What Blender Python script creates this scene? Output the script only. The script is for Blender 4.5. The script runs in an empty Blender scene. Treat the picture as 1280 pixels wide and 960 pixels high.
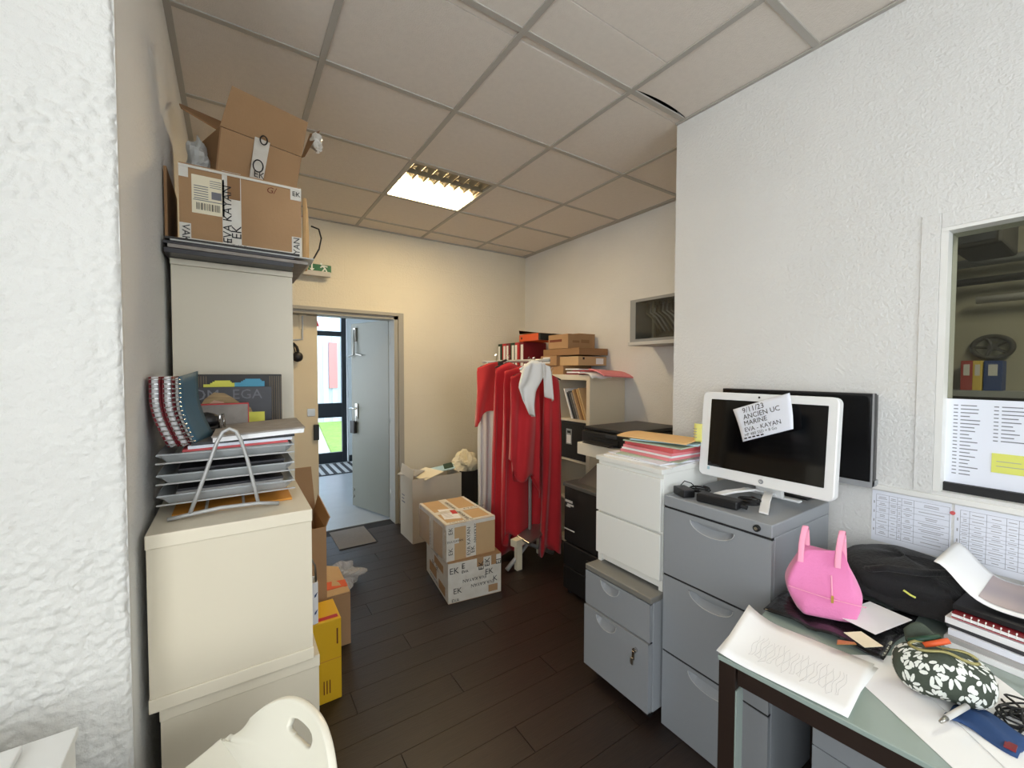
import bpy, bmesh, math, random
from mathutils import Vector, Matrix, noise
random.seed(7)
SC = bpy.context.scene
COL = SC.collection
R = math.radians

# ---------------------------------------------------------------- camera
FPX, YAW, PITCH, ROLL = 523.5, .58893, .031346, .002407
CAM = Vector((0, 0, 1.455))
_cy, _sy, _cp, _sp = math.cos(YAW), math.sin(YAW), math.cos(PITCH), math.sin(PITCH)
FW = Vector((_sy*_cp, _cy*_cp, -_sp)); RT0 = Vector((_cy, -_sy, 0)); UP0 = RT0.cross(FW)
RT = math.cos(ROLL)*RT0 + math.sin(ROLL)*UP0
UP = -math.sin(ROLL)*RT0 + math.cos(ROLL)*UP0
cd = bpy.data.cameras.new('camera'); cam = bpy.data.objects.new('camera', cd); COL.objects.link(cam)
cd.sensor_width = 36; cd.lens = FPX/1280*36; cd.clip_start = .02; cd.clip_end = 200
cam.matrix_world = Matrix(((RT.x, UP.x, -FW.x, CAM.x), (RT.y, UP.y, -FW.y, CAM.y), (RT.z, UP.z, -FW.z, CAM.z), (0, 0, 0, 1)))
SC.camera = cam

def at(u, v, ax, val):
    """point of the room seen in the photograph at (u, v), lying on the plane ax = val"""
    d = RT*((u-640)/FPX) + UP*((480-v)/FPX) + FW
    k = 'xyz'.index(ax)
    return CAM + d*((val-CAM[k])/d[k])

# ---------------------------------------------------------------- light
SC.view_settings.view_transform = 'Standard'; SC.view_settings.look = 'None'
SC.view_settings.gamma = 1; SC.view_settings.use_curve_mapping = False
SC.view_settings.exposure = 0.14
w = bpy.data.worlds.new('overcast_sky'); SC.world = w; w.use_nodes = True
bg = w.node_tree.nodes['Background']; bg.inputs[0].default_value = (.80, .90, 1.0, 1); bg.inputs[1].default_value = 4.0

def area(name, loc, direction, sx, sy, power, color):
    l = bpy.data.lights.new(name, 'AREA'); l.shape = 'RECTANGLE'; l.size = sx; l.size_y = sy
    l.energy = power; l.color = color
    o = bpy.data.objects.new(name, l); COL.objects.link(o); o.location = loc
    o.rotation_euler = Vector(direction).to_track_quat('-Z', 'Y').to_euler()
    return o
DAY = (1.0, .985, .95)
area('daylight_side_window', (-1.07, -.85, 1.70), (1, 0, 0), 1.8, 1.6, 25, DAY)
area('daylight_back_window', (.95, -2.42, 1.70), (-.12, 1, 0), 1.8, 1.6, 9, DAY)
area('daylight_corridor_window', (-.55, 5.6, 1.5), (1, 0, 0), 1.8, 1.6, 8, (.90, .95, 1.0))
LAMP_STRENGTH = 46.0

# ---------------------------------------------------------------- helpers
def lin(c):
    return tuple((x/12.92 if x <= .04045 else ((x+.055)/1.055)**2.4) for x in c)
def rgb(r, g, b): return lin((r/255, g/255, b/255))

MATS = {}
def mat(name, col, rough=.6, metal=0, var=0, vscale=8, bump=0, bscale=60, spec=.5, dark=None, detail=4, emit=0, objvar=0, stretch=None, trans=0, alpha=1, sheen=0, coat=0):
    if name in MATS: return MATS[name]
    m = bpy.data.materials.new(name); m.use_nodes = True; MATS[name] = m
    nt = m.node_tree; N = nt.nodes; L = nt.links; b = N['Principled BSDF']
    b.inputs['Base Color'].default_value = (*col, 1); b.inputs['Roughness'].default_value = rough
    b.inputs['Metallic'].default_value = metal; b.inputs['Specular IOR Level'].default_value = spec
    b.inputs['Transmission Weight'].default_value = trans; b.inputs['Alpha'].default_value = alpha
    b.inputs['Sheen Weight'].default_value = sheen; b.inputs['Coat Weight'].default_value = coat
    if emit:
        b.inputs['Emission Color'].default_value = (*col, 1); b.inputs['Emission Strength'].default_value = emit
    tc = N.new('ShaderNodeTexCoord'); mp = N.new('ShaderNodeMapping'); L.new(tc.outputs['Object'], mp.inputs['Vector'])
    if stretch: mp.inputs['Scale'].default_value = stretch
    if var or objvar:
        mix = N.new('ShaderNodeMix'); mix.data_type = 'RGBA'; mix.blend_type = 'MIX'
        d = dark or tuple(x*(1-.5) for x in col)
        mix.inputs[6].default_value = (*col, 1); mix.inputs[7].default_value = (*d, 1)
        nz = N.new('ShaderNodeTexNoise'); nz.inputs['Scale'].default_value = vscale; nz.inputs['Detail'].default_value = detail
        L.new(mp.outputs[0], nz.inputs['Vector'])
        mr = N.new('ShaderNodeMapRange'); mr.inputs[1].default_value = .35; mr.inputs[2].default_value = .75
        mr.inputs[3].default_value = 0; mr.inputs[4].default_value = var
        L.new(nz.outputs[0], mr.inputs[0]); src = mr.outputs[0]
        if objvar:
            oi = N.new('ShaderNodeObjectInfo'); ad = N.new('ShaderNodeMath'); ad.operation = 'MULTIPLY_ADD'
            ad.inputs[1].default_value = objvar; L.new(oi.outputs['Random'], ad.inputs[0]); L.new(src, ad.inputs[2]); src = ad.outputs[0]
        L.new(src, mix.inputs[0]); L.new(mix.outputs[2], b.inputs['Base Color'])
    if bump:
        nb = N.new('ShaderNodeTexNoise'); nb.inputs['Scale'].default_value = bscale; nb.inputs['Detail'].default_value = 5
        L.new(mp.outputs[0], nb.inputs['Vector'])
        bp = N.new('ShaderNodeBump'); bp.inputs['Strength'].default_value = bump; bp.inputs['Distance'].default_value = .01
        L.new(nb.outputs[0], bp.inputs['Height']); L.new(bp.outputs[0], b.inputs['Normal'])
    return m

def wall_mat(name, col, fine, joint, bscale=70, axes='xz', pits=.5):
    """painted concrete blocks: faint joints, roller stipple and scattered pits"""
    if name in MATS: return MATS[name]
    m = bpy.data.materials.new(name); m.use_nodes = True; MATS[name] = m
    nt = m.node_tree; N = nt.nodes; L = nt.links; b = N['Principled BSDF']
    b.inputs['Roughness'].default_value = .62
    tc = N.new('ShaderNodeTexCoord'); sp = N.new('ShaderNodeSeparateXYZ'); cb = N.new('ShaderNodeCombineXYZ')
    L.new(tc.outputs['Object'], sp.inputs[0])
    L.new(sp.outputs['XYZ'.index(axes[0].upper())], cb.inputs[0]); L.new(sp.outputs['XYZ'.index(axes[1].upper())], cb.inputs[1])
    nd = N.new('ShaderNodeTexNoise'); nd.inputs['Scale'].default_value = 3; L.new(tc.outputs['Object'], nd.inputs['Vector'])
    va = N.new('ShaderNodeVectorMath'); va.operation = 'MULTIPLY_ADD'; va.inputs[1].default_value = (.03, .03, 0)
    L.new(nd.outputs['Color'], va.inputs[0]); L.new(cb.outputs[0], va.inputs[2])
    br = N.new('ShaderNodeTexBrick'); br.inputs['Scale'].default_value = 1; br.inputs['Brick Width'].default_value = .42
    br.inputs['Row Height'].default_value = .205; br.inputs['Mortar Size'].default_value = .006; br.inputs['Mortar Smooth'].default_value = 1
    br.inputs[1].default_value = (1, 1, 1, 1); br.inputs[2].default_value = (.93, .93, .93, 1); br.inputs[3].default_value = (0, 0, 0, 1)
    L.new(va.outputs[0], br.inputs['Vector'])
    n1 = N.new('ShaderNodeTexNoise'); n1.inputs['Scale'].default_value = bscale; n1.inputs['Detail'].default_value = 6; n1.inputs['Roughness'].default_value = .6
    n2 = N.new('ShaderNodeTexNoise'); n2.inputs['Scale'].default_value = 9; n2.inputs['Detail'].default_value = 3
    vo = N.new('ShaderNodeTexVoronoi'); vo.inputs['Scale'].default_value = bscale*.9
    for n in (n1, n2, vo): L.new(tc.outputs['Object'], n.inputs['Vector'])
    pm = N.new('ShaderNodeMapRange'); pm.inputs[1].default_value = 0; pm.inputs[2].default_value = .28; pm.inputs[3].default_value = 0; pm.inputs[4].default_value = 1
    L.new(vo.outputs['Distance'], pm.inputs[0])
    pk = N.new('ShaderNodeMapRange'); pk.inputs[1].default_value = .52; pk.inputs[2].default_value = .66; pk.inputs[3].default_value = 1; pk.inputs[4].default_value = 0
    L.new(n2.outputs[0], pk.inputs[0])
    mx = N.new('ShaderNodeMath'); mx.operation = 'MAXIMUM'; L.new(pm.outputs[0], mx.inputs[0]); L.new(pk.outputs[0], mx.inputs[1])
    h1 = N.new('ShaderNodeMath'); h1.operation = 'MULTIPLY'; h1.inputs[1].default_value = fine; L.new(n1.outputs[0], h1.inputs[0])
    h2 = N.new('ShaderNodeMath'); h2.operation = 'MULTIPLY_ADD'; h2.inputs[1].default_value = joint; L.new(br.outputs['Color'], h2.inputs[0]); L.new(h1.outputs[0], h2.inputs[2])
    h3 = N.new('ShaderNodeMath'); h3.operation = 'MULTIPLY_ADD'; h3.inputs[1].default_value = pits; L.new(mx.outputs[0], h3.inputs[0]); L.new(h2.outputs[0], h3.inputs[2])
    bp = N.new('ShaderNodeBump'); bp.inputs['Strength'].default_value = 1; bp.inputs['Distance'].default_value = .006
    L.new(h3.outputs[0], bp.inputs['Height']); L.new(bp.outputs[0], b.inputs['Normal'])
    n4 = N.new('ShaderNodeTexNoise'); n4.inputs['Scale'].default_value = 2.2; n4.inputs['Detail'].default_value = 6; L.new(tc.outputs['Object'], n4.inputs['Vector'])
    mi = N.new('ShaderNodeMix'); mi.data_type = 'RGBA'; mi.inputs[6].default_value = (*col, 1); mi.inputs[7].default_value = (*[c*.86 for c in col], 1)
    L.new(n4.outputs[0], mi.inputs[0]); L.new(mi.outputs[2], b.inputs['Base Color'])
    return m

def glass_mat(name, tint, gloss=.08, rough=.02):
    if name in MATS: return MATS[name]
    m = bpy.data.materials.new(name); m.use_nodes = True; MATS[name] = m
    nt = m.node_tree; N = nt.nodes; L = nt.links; N.remove(N['Principled BSDF']); out = N['Material Output']
    t = N.new('ShaderNodeBsdfTransparent'); t.inputs[0].default_value = (*tint, 1)
    g = N.new('ShaderNodeBsdfGlossy'); g.inputs['Roughness'].default_value = rough
    x = N.new('ShaderNodeMixShader'); x.inputs[0].default_value = gloss
    L.new(t.outputs[0], x.inputs[1]); L.new(g.outputs[0], x.inputs[2]); L.new(x.outputs[0], out.inputs[0])
    return m

class MB:
    def __init__(s): s.v = []; s.f = []
    def add(s, vs, fs):
        o = len(s.v); s.v += [tuple(p) for p in vs]; s.f += [tuple(i+o for i in f) for f in fs]; return s
    def box(s, x0, x1, y0, y1, z0, z1):
        x0, x1 = sorted((x0, x1)); y0, y1 = sorted((y0, y1)); z0, z1 = sorted((z0, z1))
        return s.add([(x, y, z) for z in (z0, z1) for y in (y0, y1) for x in (x0, x1)],
                     [(0, 2, 3, 1), (4, 5, 7, 6), (0, 1, 5, 4), (2, 6, 7, 3), (0, 4, 6, 2), (1, 3, 7, 5)])
    def obox(s, c, size, ex=(1, 0, 0), ey=(0, 1, 0)):
        ex = Vector(ex).normalized(); ey = Vector(ey); ey = (ey-ex*ey.dot(ex)).normalized(); ez = ex.cross(ey); c = Vector(c)
        a, b, d = [q/2 for q in size]
        return s.add([c+ex*i*a+ey*j*b+ez*k*d for k in (-1, 1) for j in (-1, 1) for i in (-1, 1)],
                     [(0, 2, 3, 1), (4, 5, 7, 6), (0, 1, 5, 4), (2, 6, 7, 3), (0, 4, 6, 2), (1, 3, 7, 5)])
    def slab(s, pts, t, n=None):
        """prism over a planar polygon, thickened by t along its normal"""
        pts = [Vector(p) for p in pts]
        if n is None: n = (pts[1]-pts[0]).cross(pts[2]-pts[0]).normalized()
        n = Vector(n); k = len(pts)
        fs = [tuple(range(k-1, -1, -1)), tuple(range(k, 2*k))]+[(i, (i+1) % k, k+(i+1) % k, k+i) for i in range(k)]
        return s.add(pts+[p+n*t for p in pts], fs)
    def tube(s, pts, r, n=8, caps=True):
        pts = [Vector(p) for p in pts]; m = len(pts); rs = r if isinstance(r, (list, tuple)) else [r]*m
        vs = []; prev = None
        for i, p in enumerate(pts):
            t = (pts[min(i+1, m-1)]-pts[max(i-1, 0)]).normalized()
            if prev is None:
                a = Vector((0, 0, 1)) if abs(t.z) < .9 else Vector((1, 0, 0))
                e = (a-t*a.dot(t)).normalized()
            else:
                e = (prev-t*prev.dot(t)); e = e.normalized() if e.length > 1e-6 else t.orthogonal().normalized()
            prev = e; q = t.cross(e)
            vs += [p+(e*math.cos(2*math.pi*k/n)+q*math.sin(2*math.pi*k/n))*rs[i] for k in range(n)]
        fs = [(i*n+k, i*n+(k+1) % n, (i+1)*n+(k+1) % n, (i+1)*n+k) for i in range(m-1) for k in range(n)]
        if caps: fs += [tuple(range(n-1, -1, -1)), tuple((m-1)*n+k for k in range(n))]
        return s.add(vs, fs)
    def cyl(s, p0, p1, r, n=16): return s.tube([p0, p1], r, n)
    def grid(s, fn, nu, nv, wrap=False):
        vs = [fn(i/(nu if wrap else nu-1), j/(nv-1)) for j in range(nv) for i in range(nu)]
        fs = [(j*nu+i, j*nu+(i+1) % nu, (j+1)*nu+(i+1) % nu, (j+1)*nu+i) for j in range(nv-1) for i in range(nu if wrap else nu-1)]
        return s.add(vs, fs)
    def build(s, name, m, parent=None, bevel=0, smooth=False, solid=0, sub=0, seg=2):
        me = bpy.data.meshes.new(name); me.from_pydata(s.v, [], s.f)
        b = bmesh.new(); b.from_mesh(me); bmesh.ops.recalc_face_normals(b, faces=b.faces); b.to_mesh(me); b.free()
        me.materials.append(m if not isinstance(m, str) else MATS[m])
        o = bpy.data.objects.new(name, me); COL.objects.link(o)
        if smooth: me.polygons.foreach_set('use_smooth', [True]*len(me.polygons))
        if parent: put(o, parent)
        if solid: q = o.modifiers.new('thickness', 'SOLIDIFY'); q.thickness = solid; q.offset = 0
        if sub: q = o.modifiers.new('smooth', 'SUBSURF'); q.levels = q.render_levels = sub
        if bevel: q = o.modifiers.new('edge', 'BEVEL'); q.width = bevel; q.segments = seg; q.limit_method = 'ANGLE'; q.angle_limit = R(40)
        return o
WORLD = {}
def put(o, parent):
    o.parent = parent
    tr = Vector(parent.location) if parent.parent is None else Vector((0, 0, 0))     # parts are modelled in room coordinates
    o.matrix_parent_inverse = Matrix.Translation(-tr)
def tag(o, label, cat, group=None):
    o['label'] = label; o['category'] = cat
    if group: o['group'] = group
    return o
def thing(name, label, cat, loc=(0, 0, 0), group=None):
    o = bpy.data.objects.new(name, None); o.empty_display_size = .05; COL.objects.link(o); o.location = loc
    return tag(o, label, cat, group)
def struct(o): o['kind'] = 'structure'; return o
def B(name, m, parent, *boxes, bevel=0, **k):
    q = MB()
    for b in boxes: q.box(*b)
    return q.build(name, m, parent, bevel=bevel, **k)

def text(parent, body, o, right, up, size, m, align='LEFT', name='lettering', off=.0012, shear=0):
    c = bpy.data.curves.new('txt', 'FONT'); c.body = body; c.size = size; c.align_x = align; c.align_y = 'CENTER'; c.resolution_u = 2; c.shear = shear
    t = bpy.data.objects.new('txt', c); COL.objects.link(t)
    bpy.context.view_layer.update()
    me = bpy.data.meshes.new_from_object(t.evaluated_get(bpy.context.evaluated_depsgraph_get()))
    bpy.data.objects.remove(t); bpy.data.curves.remove(c)
    r = Vector(right).normalized(); u = Vector(up); u = (u-r*u.dot(r)).normalized(); n = r.cross(u); o = Vector(o)+n*off
    me.transform(Matrix(((r.x, u.x, n.x, o.x), (r.y, u.y, n.y, o.y), (r.z, u.z, n.z, o.z), (0, 0, 0, 1))))
    me.materials.clear(); me.materials.append(MATS[m] if isinstance(m, str) else m)
    ob = bpy.data.objects.new(name, me); COL.objects.link(ob)
    if parent: put(ob, parent)
    return ob

def strips(name, m, parent, o, right, up, rects, off=.001):
    """flat print: rectangles (x0, x1, y0, y1) in the plane through o"""
    r = Vector(right).normalized(); u = Vector(up); u = (u-r*u.dot(r)).normalized(); n = r.cross(u); o = Vector(o)+n*off
    q = MB(); few = len(rects) <= 6
    for (a, b, c, d) in rects:
        if few: q = MB()
        q.add([o+r*a+u*c, o+r*b+u*c, o+r*b+u*d, o+r*a+u*d], [(0, 1, 2, 3)])
        if few: ob = q.build(name, m, parent)
    if few: return ob
    ob = q.build(name, m, parent); ob['kind'] = 'stuff'
    return ob

# ---------------------------------------------------------------- materials
mat('plank', rgb(48, 36, 31), .42, var=.7, vscale=5, dark=rgb(31, 23, 20), objvar=.35, stretch=(1.2, 14, 1), bump=.12, bscale=14, detail=6)
mat('joint', rgb(22, 17, 15), .8)
wall_mat('wall_white', rgb(226, 226, 222), .55, .05, 90, 'xz', .2)
wall_mat('wall_side', rgb(230, 229, 225), .75, .05, 85, 'yz', .22)
wall_mat('wall_pillar', rgb(222, 220, 214), .5, .04, 120, 'xz', .0)
wall_mat('wall_cream', rgb(226, 219, 200), .55, .14, 60, 'xz', .12)
mat('tile', rgb(226, 217, 206), .9, var=.25, vscale=40, dark=rgb(208, 199, 188), bump=.25, bscale=180)
mat('tbar', rgb(176, 171, 162), .5)
mat('void', rgb(20, 20, 20), .9)
mat('trim_white', rgb(232, 231, 226), .45, var=.15, vscale=6, dark=rgb(205, 203, 196))
mat('melamine', rgb(216, 206, 184), .38, var=.12, vscale=3, dark=rgb(204, 194, 170))
mat('melamine_edge', rgb(222, 212, 190), .42)
mat('white_lacquer', rgb(240, 240, 234), .3)
mat('cream_lam', rgb(224, 215, 196), .45)
mat('door_cream', rgb(228, 216, 188), .5, var=.2, vscale=4, dark=rgb(208, 195, 165))
mat('door_grey', rgb(132, 134, 126), .45, var=.15, vscale=4, dark=rgb(118, 120, 113))
mat('frame_grey', rgb(160, 158, 150), .5)
mat('steel', rgb(170, 168, 162), .3, metal=.9)
mat('chrome', rgb(210, 210, 208), .18, metal=1)
mat('brass_zip', rgb(150, 142, 92), .4, metal=.5)
mat('gold', rgb(200, 170, 90), .3, metal=.9)
mat('silver_paint', rgb(176, 176, 174), .4, metal=.3)
mat('grey_cab', rgb(152, 156, 160), .42, var=.1, vscale=60, dark=rgb(142, 146, 150))
mat('scoop_highlight', rgb(190, 192, 192), .4)
mat('dark_seam', rgb(30, 30, 32), .7)
mat('black_plastic', rgb(22, 22, 24), .42, bump=.05, bscale=200)
mat('black_gloss', rgb(6, 6, 8), .08)
mat('black_cloth', rgb(20, 20, 22), .85, bump=.4, bscale=120, sheen=.1)
mat('charcoal', rgb(52, 52, 55), .55)
mat('dark_grey_top', rgb(86, 84, 80), .5)
mat('card', rgb(172, 136, 98), .8, var=.35, vscale=7, dark=rgb(150, 115, 80), bump=.06, bscale=90)
mat('card_dark', rgb(150, 114, 78), .85, var=.3, vscale=7, dark=rgb(126, 94, 62))
mat('card_light', rgb(196, 164, 122), .8, var=.3, vscale=6, dark=rgb(176, 142, 102))
mat('kraft', rgb(208, 170, 118), .75, var=.2, vscale=8, dark=rgb(190, 150, 98))
mat('tape', rgb(222, 218, 208), .3, var=.35, vscale=18, dark=rgb(180, 165, 140))
mat('film', rgb(232, 232, 232), .10, alpha=.26, bump=.9, bscale=16)
mat('ink', rgb(30, 28, 30), .7)
mat('ink_grey', rgb(120, 120, 126), .8)
mat('ink_light', rgb(165, 163, 166), .8)
mat('paper', rgb(240, 240, 240), .75, var=.1, vscale=5, dark=rgb(226, 226, 228))
mat('paper_cool', rgb(232, 235, 244), .7)
mat('paper_warm', rgb(238, 228, 200), .75)
mat('paper_grey', rgb(196, 194, 190), .75)
mat('red_cloth', rgb(196, 30, 40), .8, var=.35, vscale=5, dark=rgb(160, 20, 30), sheen=.25, bump=.08, bscale=200)
mat('coral_cloth', rgb(206, 48, 48), .8, var=.3, vscale=5, dark=rgb(176, 34, 36), sheen=.25)
mat('white_cloth', rgb(228, 226, 222), .85, var=.15, vscale=6, dark=rgb(206, 202, 198), sheen=.2)
mat('pink_cloth', rgb(226, 128, 178), .8, var=.3, vscale=5, dark=rgb(206, 108, 160), bump=.2, bscale=160, sheen=.3)
mat('pink_strap', rgb(240, 160, 186), .75)
mat('red_book', rgb(120, 24, 34), .5)
mat('red_bright', rgb(190, 40, 44), .5)
mat('teal_book', rgb(58, 96, 116), .55, var=.4, vscale=18, dark=rgb(42, 74, 96))
mat('green_dark', rgb(24, 62, 44), .5)
mat('sign_green', rgb(10, 104, 62), .4)
mat('sign_white', rgb(235, 240, 236), .4)
mat('orange', rgb(214, 88, 40), .5)
mat('sticky_yellow', rgb(226, 224, 96), .7)
mat('sticky_blue', rgb(86, 160, 190), .7)
mat('cover_dark', rgb(44, 42, 46), .4, var=.3, vscale=10, dark=rgb(30, 30, 34))
mat('stripe_dark', rgb(40, 36, 32), .5)
mat('stripe_brown', rgb(104, 88, 66), .5)
mat('grey_book', rgb(150, 142, 134), .6, var=.6, vscale=30, dark=rgb(110, 104, 98))
mat('blonde', rgb(178, 150, 104), .6, var=.8, vscale=20, dark=rgb(120, 92, 60), stretch=(1, 1, 8))
mat('skin_print', rgb(206, 164, 140), .6)
mat('tray', rgb(176, 180, 182), .3, alpha=.92)
mat('olive', rgb(110, 112, 44), .6)
mat('yellow_box', rgb(226, 178, 24), .55)
mat('brown_ink', rgb(110, 50, 24), .7)
mat('plastic_chair', rgb(238, 234, 218), .28, coat=.2)
mat('plastic_bag', rgb(225, 225, 228), .2, alpha=.35, bump=.8, bscale=30)
mat('black_bag', rgb(26, 26, 28), .18, bump=.7, bscale=28)
mat('rubber', rgb(16, 16, 17), .6)
mat('desk_frame', rgb(40, 28, 22), .4)
mat('desk_glass', rgb(150, 164, 156), .12, coat=.4)
mat('pouch', rgb(62, 70, 58), .8, bump=.2, bscale=140)
mat('petal', rgb(222, 224, 216), .8)
mat('navy', rgb(36, 66, 112), .8)
mat('pink_paper', rgb(230, 140, 146), .75)
mat('salmon', rgb(214, 96, 98), .7)
mat('pale_blue', rgb(176, 206, 214), .75)
mat('pale_green', rgb(186, 200, 176), .75)
mat('peach', rgb(234, 190, 130), .75)
mat('net_grey', rgb(140, 142, 142), .5)
mat('net_inside', rgb(60, 62, 64), .6)
mat('cable_white', rgb(200, 206, 206), .5)
mat('grass', rgb(150, 176, 84), .9, var=.8, vscale=14, dark=rgb(104, 140, 60), bump=.8, bscale=60)
mat('path', rgb(214, 208, 198), .85, var=.3, vscale=20)
mat('sheet_metal', rgb(206, 218, 232), .5)
mat('brick_red', rgb(206, 140, 140), .7)
mat('red_sign', rgb(226, 40, 40), .5)
mat('alu_black', rgb(34, 40, 46), .4)
mat('corr_floor', rgb(150, 156, 162), .28, var=.3, vscale=7, dark=rgb(126, 132, 140), bump=.05, bscale=30)
mat('corr_wall', rgb(196, 204, 208), .6)
mat('mat_dark', rgb(44, 46, 50), .8)
mat('mat_light', rgb(168, 170, 172), .5)
mat('hatch', rgb(112, 104, 96), .6, var=.4, vscale=40, dark=rgb(92, 86, 80))
mat('lamp_on', (1.0, .77, .44), .5, emit=LAMP_STRENGTH)
mat('lamp_louver', rgb(150, 140, 118), .35, metal=.4)
mat('aio_white', rgb(238, 238, 236), .28, coat=.3)
mat('bezel_grey', rgb(150, 152, 154), .4)
mat('note_yellow', rgb(232, 226, 130), .7)
mat('sticky_lime', rgb(222, 224, 110), .7)
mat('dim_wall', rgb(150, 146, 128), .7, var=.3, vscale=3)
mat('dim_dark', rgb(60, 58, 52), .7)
mat('binder_blue', rgb(36, 58, 110), .6)
mat('binder_yellow', rgb(196, 170, 70), .6)
mat('binder_red', rgb(150, 50, 40), .6)
mat('magazine_art', rgb(196, 176, 170), .4, var=.9, vscale=4, dark=rgb(112, 110, 132), detail=2)
mat('greyleaf', rgb(170, 168, 166), .7)
glass_mat('pane', (.74, .75, .70), .03, .03)
glass_mat('clear_pane', (.93, .96, .97), .06, .02)
glass_mat('net_glass', (.7, .72, .72), .1, .05)

# ================================================================ SETTING
XL, XR1, XR2, YF, H = -.18, 1.93, 2.76, 3.87, 2.727
YC, YP = 1.36, 1.12            # end of near right wall, face of the pillar
# floor with planks
fl = struct(B('floor', 'joint', None, (-1.1, XR2, -2.5, YF+.19, -.05, -.006)))
pm = MB().box(-.598, .598, -.069, .069, -.006, 0).build('plank_proto', 'plank')
pmesh = pm.data; bpy.data.objects.remove(pm)
row = 0; y = -.37
half = {}
while y < YF-.02:
    x = -1.1-((row*.43) % 1.2)
    while x < XR2:
        a, b = max(x, -1.1 if y < YP else XL), min(x+1.2, XR2)
        if b-a > .05:
            key = round(b-a, 3)
            if key not in half:
                hm = pmesh.copy()
                for v in hm.vertices: v.co.x *= (b-a)/1.2
                half[key] = hm
            p = bpy.data.objects.new('plank', half[key]); COL.objects.link(p); p.location = ((a+b)/2, y, 0)
            p.parent = fl
        x += 1.2
    y += .14; row += 1
# walls
struct(B('wall_left', 'wall_side', None, (-1.3, XL, YP+.02, YF+.18, 0, 2.95)))
def stipple(x, z):
    p = Vector((x, 0, z))
    m = min(1, max(0, .5+2.2*noise.noise(p*4.5+Vector((3, 0, 7)))))            # trowelled smooth patches against roller stipple
    fine_ = noise.noise(p*72)*.0034+noise.noise(p*150)*.0016
    rowz = (z/.205) % 1; colx = ((x+(.21 if int(z/.205) % 2 else 0))/.42) % 1
    jt = max(0, 1-min(rowz, 1-rowz)/.05)*.0012+max(0, 1-min(colx, 1-colx)/.03)*.0012
    return 1.9*fine_*(.45+.55*m)+noise.noise(p*14)*.0022-1.3*jt
px_a, px_n, pz_n = -.52, 86, 640
def pillar_pt(u, v):
    x = px_a+(XL-px_a)*u; z = .35+2.39*v
    edge = max(0, 1-(XL-x)/.010); d = stipple(x, z)
    return (x-(.004*edge*edge*abs(noise.noise(Vector((0, 0, z*22))))*2 if edge else 0), YP-.003-d+.006*edge**2, z)
pil = struct(B('wall_left_pillar', 'wall_pillar', None, (-1.3, XL, YP+.004, YP+.02, 0, 2.95)))
MB().grid(pillar_pt, px_n, pz_n).build('rough_render', 'wall_pillar', pil, smooth=True)
struct(B('wall_left_window', 'wall_side', None, (-1.25, -1.1, -2.5, -1.8, 0, 2.95), (-1.25, -1.1, .1, YP, 0, 2.95),
         (-1.25, -1.1, -1.8, .1, 0, .88), (-1.25, -1.1, -1.8, .1, 2.55, 2.95)))
struct(B('wall_back', 'wall_white', None, (-1.25, .0, -2.65, -2.5, 0, 2.95), (1.88, 2.1, -2.65, -2.5, 0, 2.95),
         (.0, 1.88, -2.65, -2.5, 0, .85), (.0, 1.88, -2.65, -2.5, 2.55, 2.95)))
for n, bx in enumerate((((-1.2, -1.12, -1.8, .1, .88, .93), (-1.2, -1.12, -1.8, .1, 2.5, 2.55), (-1.2, -1.12, -1.8, -1.75, .93, 2.5), (-1.2, -1.12, .05, .1, .93, 2.5), (-1.2, -1.12, -.87, -.82, .93, 2.5)),
                        ((.0, 1.88, -2.6, -2.52, .85, .9), (.0, 1.88, -2.6, -2.52, 2.5, 2.55), (.0, .05, -2.6, -2.52, .9, 2.5), (1.83, 1.88, -2.6, -2.52, .9, 2.5)))):
    wf = struct(B('window_%d' % (n+2), 'trim_white', None, *bx))
# far wall with door opening
DX0, DX1, DZ = -.02, 1.30, 1.962
struct(B('wall_far', 'wall_cream', None, (XL, DX0, YF, YF+.18, 0, 2.95), (DX1, XR2+.1, YF, YF+.18, 0, 2.95), (DX0, DX1, YF, YF+.18, DZ, 2.95)))
struct(B('wall_right_far', 'wall_side', None, (XR2, XR2+.1, YC-.1, YF+.18, -.05, 2.95)))
WY0, WY1, WZ0, WZ1 = -.75, .371, 1.062, 1.922
struct(B('wall_right_near', 'wall_side', None, (XR1, XR1+.12, WY1, YC, 0, 2.95), (XR1, XR1+.12, -2.5, WY0, 0, 2.95),
         (XR1, XR1+.12, WY0, WY1, 0, WZ0), (XR1, XR1+.12, WY0, WY1, WZ1, 2.95)))
struct(B('wall_right_return', 'wall_white', None, (XR1+.12, XR2+.1, YC-.1, YC, 0, 2.95)))
struct(B('baseboard_far', 'cover_dark', None, (DX1+.07, XR2, YF-.012, YF, 0, .075), bevel=.002))
struct(B('trim_1', 'frame_grey', None, (DX1, DX1+.05, YF-.012, YF+.006, 0, DZ+.03), (DX0, DX1, YF-.012, YF+.006, DZ, DZ+.03), bevel=.003))
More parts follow.
